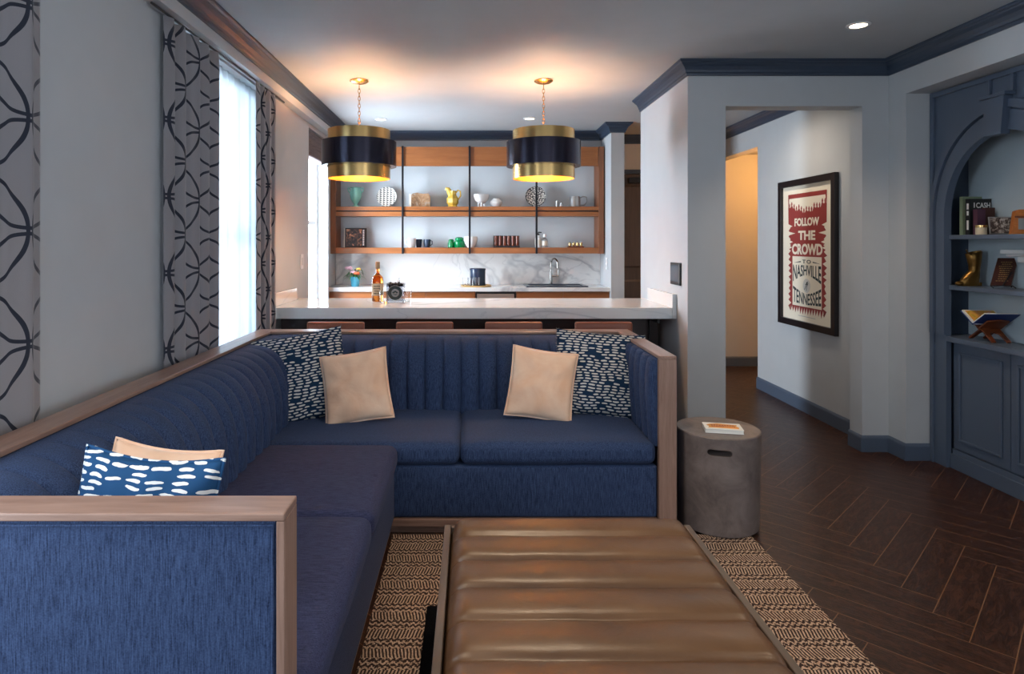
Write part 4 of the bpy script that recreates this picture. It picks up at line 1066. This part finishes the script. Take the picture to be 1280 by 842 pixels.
downlight(.56, 6.06, 'recessed ceiling light beyond the right pendant', 16)
downlight(-.854, 6.10, 'recessed ceiling light beyond the left pendant', 12)

spot('hall_fill_spot', (2.15, 5.0, HC-.03), 26, (1.0, .86, .70), 165, 1.0)  # wide unseen spot added to brighten the hall wall
# ------------------------------------------------------------------ curtains
def curtain(y0, y1, xc, zb, zt, amp, folds, name, label, mt, stretch=1.5, seed=0, th=.0015, grp=None):
    rnd = random.Random(seed); ph = [rnd.uniform(0, 6) for _ in range(3)]
    L = y1-y0
    def off(u, v):
        t = u*folds*2*PI
        pinch = 1-.30*(v > .96)
        return amp*pinch*(math.sin(t+.5*math.sin(t*.5+ph[0]))+.22*math.sin(2.3*t+ph[1]))*(.85+.15*math.sin(v*2+ph[2]))
    def fn(u, v):
        yy = y0+L*u+.012*math.sin(u*folds*4*PI+ph[1])*.5
        hem = .0
        return Vector((xc+off(u, v), yy, zb+(zt-zb)*v))
    b_ = B(); L_uv = L*stretch
    b_.grid(fn, int(folds*20), 24, uv=lambda a, c: (a*L_uv+seed*.13, (zt-zb)*c))
    bmesh.ops.recalc_face_normals(b_.bm, faces=b_.bm.faces)
    o = obj(name, b_, mt, None, True, ang=180)
    md = o.modifiers.new('thickness', 'SOLIDIFY'); md.thickness = th; md.offset = 0
    tag(o, label, 'curtain', grp)
    return o
curtain(1.42, 1.99, -1.342, .03, 2.355, .015, 3.6, 'drape', 'grey drape with navy arcs at the left edge, nearest the front', M['curtain'], 1.12, 2)
curtain(2.82, 3.44, -1.342, .03, 2.355, .020, 4.8, 'drape', 'grey drape with navy arcs on the near side of the sheer window', M['curtain'], 1.1, 5)
curtain(3.97, 4.362, -1.338, .03, 2.355, .019, 3.4, 'drape', 'grey drape with navy arcs between the sheer window and the island', M['curtain'], 1.3, 9)
curtain(3.06, 4.30, -1.430, .46, 2.362, .019, 13, 'sheer_curtain', 'white sheer curtain over the window behind the sofa', M['sheer'], 1.2, 4, .0006)
tag(obj('header_shade_track', B().tube([(-1.345, 2.7, 2.366), (-1.345, 4.62, 2.366)], .006), M['black']), 'thin black curtain track standing in for the shaded edge under the header above the sheer window', 'curtain track')  # black track puts the shaded soffit edge into a dark part
# roman blind in the kitchen window
rb = thing('roman_blind', (-1.42, 5.83, 2.10), 'folded dark roman blind at the top of the kitchen window', 'blind')
rbm = B()
for k in range(6):
    zt = 2.338-.038*k; rbm.soft(-1.45-.002*k, -1.40+.004*k, 5.47, 6.19, zt-.050, zt, .012, (.006, 0, 0), 4)
obj('folds', rbm, M['roman'], rb, True, ang=80)
obj('headrail', B().box(-1.475, -1.455, 5.47, 6.19, 2.31, 2.338), M['white'], rb)

# switches and touch panel
v = thing('touch_panel', (1.4095, 4.37, 1.14), 'black framed touch control panel on the partition wall above the island', 'control panel')
obj('bezel', B().box(1.394, 1.4095, 4.275, 4.470, 1.066, 1.218, .004), M['black'], v)
obj('screen', B().box(1.3925, 1.3938, 4.292, 4.453, 1.09, 1.202), plain('panel_glass', (.10, .12, .15), .1), v)
v = thing('light_switch', (XL, 5.23, 1.2), 'white light switch plate on the wall between drape and kitchen window', 'light switch')
obj('plate', B().box(XL+.0005, XL+.006, 5.19, 5.27, 1.14, 1.26, .002), M['white'], v)
obj('rocker', B().box(XL+.0062, XL+.010, 5.215, 5.245, 1.17, 1.23, .001), M['porcelain'], v)
v = thing('wall_outlet', (1.384, 6.5, 1.14), 'white outlet plate on the side wall above the back counter', 'outlet')
obj('plate', B().box(1.378, 1.3845, 6.46, 6.53, 1.08, 1.20, .002), M['white'], v)
obj('socket', B().box(1.3765, 1.3778, 6.475, 6.515, 1.10, 1.13).box(1.3765, 1.3778, 6.475, 6.515, 1.15, 1.18), M['porcelain'], v)

# ------------------------------------------------------------------ poster
PX = 2.679
ps = thing('framed_poster', (PX, 5.08, .67), 'black framed red and black letterpress poster on the hall wall', 'poster')
PW, PZ0, PZ1, PY = .86, .672, 1.868, 5.51
FB = .052
def pf(u, v, w_=0.0): return Vector((PX-.012-w_, PY-u, v))      # u to the viewer's right, v = height
def pbox(b_, u0, u1, v0, v1, w0, w1, bev=0): return b_.box(PX-.0-w1, PX-w0, PY-u1, PY-u0, v0, v1, bev)
f_ = B(); pbox(f_, 0, FB, PZ0, PZ1, .001, .034, .002); pbox(f_, PW-FB, PW, PZ0, PZ1, .001, .034, .002)
pbox(f_, FB, PW-FB, PZ0, PZ0+FB, .001, .034, .002); pbox(f_, FB, PW-FB, PZ1-FB, PZ1, .001, .034, .002)
obj('frame', f_, M['blackframe'], ps)
sh = obj('paper', pbox(B(), FB, PW-FB, PZ0+FB, PZ1-FB, .001, .0115), M['paper'], ps)
U0, U1 = .140, .722; V0, V1 = .800, 1.752
rnd = random.Random(7)
# red field with ragged flame edges
left = []; n_ = 15
for k in range(n_):
    z = 1.50-(1.50-V0-.03)*k/(n_-1)
    left += [(U0+rnd.uniform(0, .012), z), (U0+rnd.uniform(.035, .055), z-.022)]
right = [(U0+U1-u+rnd.uniform(-.006, .006), z+rnd.uniform(-.006, .006)) for u, z in left][::-1]
bot = []
for k in range(1, 15):
    u = U0+(U1-U0)*k/15; bot += [(u-.012, .835+rnd.uniform(-.004, .004)), (u, .785+rnd.uniform(-.012, .008))]
red = [(U1, V1), (U0, V1)]+left+bot+right
rd = obj('red_print', B().poly(red, lambda u, v, w_: pf(u, v, .0003+w_), .0003), M['red'], sh)
# pale sky with crowd silhouettes
sky = [(U0+.018, V1-.035), (U1-.018, V1-.035)]
for k in range(15):
    s_ = k/14; u = U1-.022-(U1-U0-.044)*s_; base = 1.60+.055*(abs(2*s_-1)**1.2)+.012*math.sin(k*2.1)
    wdt = .0125
    sky += [(u+wdt, base-.004), (u+wdt*.6, base+.004), (u+wdt*.95, base+.018), (u+.003, base+.036), (u-.003, base+.036), (u-wdt*.95, base+.018), (u-wdt*.6, base+.004), (u-wdt, base-.004)]
cr = B().poly(sky, lambda u, v, w_: pf(u, v, .0007+w_), .0003)
for z, dz, L in ((1.49, .020, .075), (1.43, .018, .12), (1.36, .022, .085), (1.315, .02, .07)):
    for s_ in (-1, 1):
        e = U0-.004 if s_ < 0 else U1+.004; cr.poly([(e, z+dz), (e-s_*L*1.0, z), (e, z-dz)] if s_ > 0 else [(e, z+dz), (e, z-dz), (e+L, z)], lambda u, v, w_: pf(u, v, .0007+w_), .0003)
cr.poly([(.212, .842), (.652, .842), (.652, 1.243), (.212, 1.243)], lambda u, v, w_: pf(u, v, .0007+w_), .0003)
obj('cream_print', cr, M['paper'], sh)
pfr = lambda d_: (lambda u, v, w_: pf(u, v, d_+w_))
tt = B()
for body, u0, u1, v0, v1 in (('FOLLOW', .245, .617, 1.487, 1.553), ('THE', .305, .562, 1.375, 1.450), ('CROWD', .205, .664, 1.257, 1.346)):
    tt.merge(text_fit(body, u0, u1, v0, v1, pfr(.0007), .04))
obj('cream_lettering', tt, M['paper'], sh)
tt = B(); cu_ = (.205+.664)/2
tt.merge(text_fit('TO', cu_-.065, cu_+.065, 1.188, 1.218, pfr(.0011), .02, spacing=1.3))
tt.merge(text_fit('NASHVILLE', .222, .645, 1.035, 1.175, pfr(.0011), .018, lambda s: (.42*(1-abs(2*s-1)**1.6), 1)))
tt.merge(text_fit('TENNESSEE', .222, .645, .858, 1.003, pfr(.0011), .018, lambda s: (.0+.06*abs(2*s-1), 1-.38*(1-abs(2*s-1)**1.6))))
tt.poly([(.235, 1.190), (.345, 1.196), (.345, 1.206)], pfr(.0011), .0003).poly([(.635, 1.190), (.525, 1.206), (.525, 1.196)], pfr(.0011), .0003)
obj('black_lettering', tt, M['ink'], sh)
em = B(); cx, cz = cu_, 1.012
circ = [(cx+.056*math.cos(2*PI*k/40), cz+.056*math.sin(2*PI*k/40)) for k in range(40)]
em_ = obj('emblem', B().poly(circ, pfr(.0014), .0003), plain('emblem_grey', (.62, .60, .56), .6), sh)
tt = B().tube([pf(cx-.028, cz-.032, .002), pf(cx-.010, cz, .002), pf(cx+.008, cz+.03, .002)], .0028, 6).tube([pf(cx-.002, cz-.04, .002), pf(cx+.006, cz-.005, .002), pf(cx+.024, cz+.02, .002)], .0028, 6).tube([pf(cx-.016, cz+.012, .002), pf(cx+.002, cz+.008, .002), pf(cx+.018, cz+.034, .002)], .0028, 6)
obj('emblem_mark', tt, M['ink'], em_)
obj('fine_print_line', pbox(B(), .30, .56, .762, .766, .0115, .0119), M['pewter'], sh)

# lamp in the side room
v = thing('flush_lamp', (3.0, 6.55, 2.32), 'small glowing glass lamp on the low ceiling past the hall opening', 'ceiling lamp')
obj('base_plate', B().lathe([(0, 2.319), (.07, 2.319), (.07, 2.300), (0, 2.300)], 3.01, 6.55, 32), M['gold'], v, True)
obj('glass_shade', B().lathe([(0, 2.2995), (.062, 2.2995), (.058, 2.185), (.03, 2.18), (0, 2.18)], 3.01, 6.55, 32), emis('lamp_glass', (1.0, .62, .22), 5), v, True)
point('side_room_light', (3.25, 6.2, 2.05), 30, (1.0, .42, .10), .08)

# ------------------------------------------------------------------ arched built-in cabinet
CXF = 2.870; YA, YB2 = 3.985, 2.915; YC = (YA+YB2)/2
cab = thing('arched_bookcase', (3.0, YC, 0), 'slate blue built-in bookcase with an arched niche over panelled doors', 'bookcase')
ARX, ARZ, ZS = .41, .45, 1.51
def arch_pts(ax, az, n=40): return [(ax*math.cos(PI*k/n), ZS+az*math.sin(PI*k/n)) for k in range(n+1)]
ztop = 2.278; hw = (YA-YB2)/2
outer = arch_pts(ARX, ARZ)
fb = B()      # face frame with arch opening: strips between the arch and the rectangle
def ff(u, v, w_): return Vector((CXF+.03-w_, YC+u, v))
n = len(outer)
for k in range(n-1):
    (a0, b0), (a1, b1) = outer[k], outer[k+1]
    fb.poly([(a0, b0), (a0, ztop), (a1, ztop), (a1, b1)], ff, .03)
for s_ in (-1, 1):
    fb.box(CXF, CXF+.03, *sorted((YC+s_*ARX, YC+s_*hw)), 0, ztop)
bmesh.ops.remove_doubles(fb.bm, verts=fb.bm.verts, dist=.0003)
obj('face_frame', fb, M['slate'], cab)
# arch bands (raised mouldings)
def band(r0x, r0z, r1x, r1z, th, name, a0=0.0, a1=PI, mt='slate'):
    b_ = B(); n = 36
    for k in range(n):
        t0 = a0+(a1-a0)*k/n; t1 = a0+(a1-a0)*(k+1)/n
        P4 = [(r0x*math.cos(t0), ZS+r0z*math.sin(t0)), (r1x*math.cos(t0), ZS+r1z*math.sin(t0)), (r1x*math.cos(t1), ZS+r1z*math.sin(t1)), (r0x*math.cos(t1), ZS+r0z*math.sin(t1))]
        b_.poly(P4, lambda u, v, w_: Vector((CXF-.0002-w_, YC+u, v)), th)
    for s_ in (-1, 1):
        b_.box(CXF-th, CXF-.0002, *sorted((YC+s_*r0x, YC+s_*r1x)), .80, ZS)
    bmesh.ops.remove_doubles(b_.bm, verts=b_.bm.verts, dist=.0003)
    bmesh.ops.recalc_face_normals(b_.bm, faces=b_.bm.faces)
    return obj(name, b_, M[mt], cab)
band(.41, .45, .480, .556, .014, 'arch_moulding')
band(.488, .569, .517, .612, .026, 'arch_moulding')
# keystone
kz0, kz1 = 1.935, 2.135
def kf(u, v, w_): return Vector((CXF-.0005-w_, YC+.005+u, v))
obj('keystone', B().poly([(-.050, kz0), (.050, kz0), (.072, kz1), (-.072, kz1)], kf, .050), M['slate'], cab)
ks = B().box(CXF-.062, CXF-.0005, YC-.085, YC+.092, kz1+.001, kz1+.018, .002)
obj('keystone_cap', ks, M['slate'], cab)
# panel mouldings above the arch
pm = B()
def strip(y0, y1, z0, z1, t=.010): pm.box(CXF-t, CXF-.0003, min(y0, y1), max(y0, y1), z0, z1, .002)
strip(YA-.004, YA-.030, 0.0, ztop, .014); strip(YB2+.004, YB2+.030, 0, ztop, .014)
strip(YB2+.031, YA-.031, ztop-.030, ztop-.002, .014)
for yy in (YC+.078, YC-.078): strip(yy-.008, yy+.008, kz1+.020, ztop-.031, .018)
obj('panel_moulding', pm, M['slate'], cab)
# interior
obj('back_panel', B().box(3.085, 3.10, YB2+.012, YA-.012, .05, ztop), M['niche_back'], cab)
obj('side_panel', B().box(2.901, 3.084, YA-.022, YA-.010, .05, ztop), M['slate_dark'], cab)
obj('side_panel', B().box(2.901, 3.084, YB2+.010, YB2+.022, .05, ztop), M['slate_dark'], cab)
z1_, z2_ = 1.400, 1.098
for z in (z1_, z2_):
    obj('shelf', B().box(2.885, 2.9009, YC-ARX+.001, YC+ARX-.001, z-.026, z, .002).box(2.901, 3.084, YB2+.023, YA-.023, z-.026, z), M['slate'], cab)
zc = .790
obj('counter', B().box(2.868, 2.9009, YC-ARX+.001, YC+ARX-.001, zc-.030, zc, .003).box(2.901, 3.084, YB2+.023, YA-.023, zc-.03, zc), M['slate'], cab)
obj('cabinet_box', B().box(2.935, 3.084, YB2+.023, YA-.023, .10, zc-.031), M['slate'], cab)
obj('toe_board', B().box(2.905, 2.911, YC-ARX+.001, YC+ARX-.001, 0, .115, .002).box(2.893, 2.904, YC-ARX+.001, YC+ARX-.001, .0, .085, .002), M['slate'], cab)
for y0, y1 in ((YC+.0025, YC+ARX-.004), (YC-ARX+.004, YC-.0025)):
    d = obj('cabinet_door', B().box(2.912, 2.934, y0, y1, .120, zc-.034, .002), M['slate'], cab)
    mm_ = B(); a, c, e, f2 = y0+.045, y1-.045, .175, zc-.085
    t = .014
    for bx in ((a, a+t, e, f2), (c-t, c, e, f2), (a+t, c-t, e, e+t), (a+t, c-t, f2-t, f2)): mm_.box(2.902, 2.9118, bx[0], bx[1], bx[2], bx[3], .003)
    obj('door_moulding', mm_, M['slate'], d)

# ------------------------------------------------------------------ things in the arched bookcase
def book(name, loc, yaw, W, H, T, cover, label, page=True):
    """upright book; its front cover faces local -y"""
    root = thing(name, loc, label, 'book'); mx = oriented(loc, yaw)
    c_ = B(); mbox(c_, mx, 0, W, -T/2, -T/2+.002, 0, H); mbox(c_, mx, 0, W, T/2-.002, T/2, 0, H); mbox(c_, mx, 0, .002, -T/2, T/2, 0, H)
    obj('cover', c_, cover, root)
    obj('pages', mbox(B(), mx, .003, W-.004, -T/2+.0021, T/2-.0021, .003, H-.003), M['paper_white'], root)
    return root, mx
Z1 = z1_+.0005
b1, mx = book('tall_book', (2.952, 3.85, Z1), D2(4), .122, .230, .024, M['book_green'], 'tall sage green book rearmost on the top bookcase shelf')
b2, mx = book('tall_book', (2.945, 3.790, Z1), D2(2), .130, .212, .034, M['book_black'], 'tall black book with large white title on the top bookcase shelf')
t = text_fit('CASH', .036, .122, .158, .190, lambda u, v, w_: mx @ Vector((u, -.0175-w_, v)), .02, lambda s: (0, 1))
bb = B(); bb.merge(t); mbox(bb, mx, .022, .028, -.0178, -.0172, .160, .190); mbox(bb, mx, .018, .034, -.0178, -.0172, .142, .147)
obj('title', bb, M['book_white'], b2)
sp = B()
for a, c in ((.03, .085), (.115, .14), (.15, .185)): mbox(sp, mx, -.0007, -.0001, -.007, .007, a, c)
obj('spine_title', sp, M['book_white'], b2)
for k, (xx, yy, W, H, T, mt, l) in enumerate(((2.946, 3.735, .050, .148, .030, M['book_purple'], 'plum book standing before the black book'),
                                   (3.000, 3.742, .060, .158, .024, M['book_brown'], 'dark brown book to the right of the plum one'))):
    book('small_book', (xx, yy, Z1), D2(4), W, H, T, mt, l)
x, y = 2.925, 3.665; v = thing('candle_jar', (x, y, Z1), 'small gold candle jar in front of the plum book', 'candle')
obj('jar', B().lathe([(0, 0), (.026, 0), (.027, .004), (.027, .040), (0, .040)], x, y, 28, mat=Matrix.Translation((x, y, Z1))), M['label'], v, True)
obj('lid', B().lathe([(0, .0405), (.029, .0405), (.029, .054), (0, .055)], mat=Matrix.Translation((x, y, Z1)), seg=28), M['gold'], v, True)
v = thing('crowd_photo', (3.0, 3.50, Z1), 'wide mottled crowd photograph standing on the top bookcase shelf', 'photograph')
mx = oriented((2.948, 3.632, Z1+.002), D2(-10), D2(82))
obj('frame', mbox(B(), mx, 0, .135, 0, .100, -.008, 0, .002), M['pewter'], v)
obj('print', mbox(B(), mx, .006, .129, .006, .094, .0003, .0012), M['photo_bw'], v)
v = thing('mantel_radio', (3.0, 3.36, Z1), 'orange wood box with pale front panel at the right end of the top shelf', 'radio')
prof = [(0, 0), (.13, 0), (.13, .105), (.12, .125), (.105, .132), (.03, .132), (.015, .125)]
mx = oriented((2.925, 3.455, Z1), D2(-28))
obj('case', B().poly(prof, lambda u, v_, w_: mx @ Vector((u, w_, v_)), .07), M['orange_wood'], v)
obj('front_panel', mbox(B(), mx, .025, .115, -.003, -.0003, .025, .085), M['pewter'], v)
obj('trim_strip', mbox(B(), mx, .010, .128, -.004, -.0003, .088, .097), M['carved'], v)
# bronze cowboy boot
Z2 = z2_+.0005
v = thing('bronze_boot', (2.97, 3.80, Z2), 'small bronze cowboy boot figurine on the middle bookcase shelf', 'figurine')
bx, by = 2.965, 3.79
bt = bmesh.new(); rings = []
def ring(cx, cz, rx, ry, tilt=0):
    r_ = []
    for k in range(20):
        a = 2*PI*k/20; r_.append(bt.verts.new((bx+cx+rx*math.cos(a), by+ry*math.sin(a), Z2+cz+tilt*math.cos(a))))
    return r_
spec = [(-.012, .0, .055, .022, 0), (-.012, .012, .060, .026, 0), (-.006, .035, .052, .028, -.008), (.008, .060, .038, .028, -.014), (.018, .085, .028, .027, -.006), (.020, .115, .030, .029, 0), (.018, .155, .038, .033, 0), (.016, .195, .044, .036, .010), (.016, .200, .040, .032, .010), (.018, .150, .030, .026, 0)]
rings = [ring(*q) for q in spec]
for A, C in zip(rings, rings[1:]):
    for k in range(20): bt.faces.new((A[k], A[(k+1) % 20], C[(k+1) % 20], C[k]))
bt.faces.new(rings[0][::-1]); bt.faces.new(rings[-1])
obj('boot_shaft', bt, M['bronze'], v, True, ang=60)
obj('toe', B().sphere((bx-.068, by, Z2+.0145), .020, (1.3, 1, .7)), M['bronze'], v, True)
obj('heel', B().box(bx+.030, bx+.052, by-.018, by+.018, Z2, Z2+.022, .003), M['bronze'], v)
obj('spur', B().tube([(bx-.022, by-.03, Z2+.185), (bx-.05, by-.034, Z2+.20), (bx-.055, by-.034, Z2+.215)], .004), M['bronze'], v, True)
# plaque on an easel
v = thing('engraved_plaque', (3.0, 3.56, Z2), 'dark leaning plaque with gold lines of text on a wire easel', 'plaque')
mx = oriented((2.925, 3.60, Z2+.016), D2(-12), D2(68), 0)
skew = Matrix.Identity(4); skew[0][1] = .42
mq = mx @ skew
obj('plate', mbox(B(), mq, 0, .100, 0, .165, -.006, 0, .001), M['book_brown'], v)
obj('edge', mbox(B(), mq, .101, .105, 0, .165, -.006, .001), M['chrome'], v)
tb = B(); rr = random.Random(5)
for k in range(10):
    z = .025+.0125*k; w_ = rr.uniform(.022, .036); xx = .05-w_
    while xx < .05+w_:
        l_ = rr.uniform(.005, .012); mbox(tb, mq, xx, min(xx+l_, .05+w_), z, z+.0035, .0003, .0008); xx += l_+.003
obj('lettering', tb, M['gold_text'], v)
obj('easel', B().tube([(2.925, 3.58, Z2+.003), (2.925, 3.60, Z2+.014), (3.03, 3.575, Z2+.014), (3.03, 3.555, Z2+.003)], .003).tube([(2.98, 3.585, Z2+.014), (3.045, 3.60, Z2+.09), (3.06, 3.62, Z2+.003)], .003), M['black'], v)
# white moulded bracket on the back panel
v = thing('plaster_bracket', (3.03, 3.40, 1.26), 'white moulded plaster bracket above the plaque on the niche back', 'bracket')
obj('top_slab', B().box(2.965, 3.084, 3.20, 3.585, 1.292, 1.315, .004).box(2.985, 3.084, 3.215, 3.57, 1.278, 1.2915, .004), M['white'], v)
obj('corbel', B().box(3.01, 3.084, 3.24, 3.525, 1.245, 1.2775, .005), M['white'], v)
# carved book stand and open book
Z3 = zc+.0005
v = thing('carved_book_stand', (2.985, 3.68, Z3), 'carved reddish folding book stand on the bookcase counter', 'book stand')
BC = Vector((2.985, 3.68, Z3))
def stand_leaf(sgn, nm, mt):
    # leaf in the x(along row)/z plane crossing its mirror; runs from foot on one side to the book wing on the other
    b_ = B(); W = .13
    mxl = Matrix.Translation(BC+Vector((0, 0, .070))) @ Matrix.Rotation(D2(86), 4, 'Z') @ Matrix.Rotation(sgn*D2(54), 4, 'Y')
    prof = [(-.060, .085), (-.035, .092), (0, .098), (.035, .092), (.060, .085), (.062, .0), (.050, -.012), (.052, -.113), (.030, -.113), (.024, -.045), (0, -.032), (-.024, -.045), (-.030, -.113), (-.052, -.113), (-.050, -.012), (-.062, 0)]
    b_.poly(prof, lambda u, v_, w_: mxl @ Vector((w_-.004, u, v_)), .008)
    return obj(nm, b_, mt, v)
stand_leaf(1, 'leaf', M['carved']); stand_leaf(-1, 'leaf', M['carved'])
ob = thing('open_book', (2.985, 3.68, Z3+.08), 'open picture book with blue cover lying on the carved stand', 'book')
for sgn in (1, -1):
    mxl = Matrix.Translation(BC+Vector((0, 0, .080))) @ Matrix.Rotation(D2(86), 4, 'Z') @ Matrix.Rotation(sgn*D2(56), 4, 'Y')
    ox = -sgn*.011
    def q(x0, x1, u0, u1, v0, v1, mt, nm):
        c_ = B(); 
        xa, xb = sorted((ox-sgn*x0, ox-sgn*x1)); mbox(c_, mxl, xa, xb, u0, u1, v0, v1); return obj(nm, c_, mt, ob)
    q(0, .003, -.095, .095, .004, .128, M['book_blue'], 'cover_board')
    q(.0032, .012, -.090, .090, .004, .124, M['paper_white'], 'page_block')
    q(.0122, .0128, -.080, .080, .014, .116, M['photo_colour'], 'printed_page')
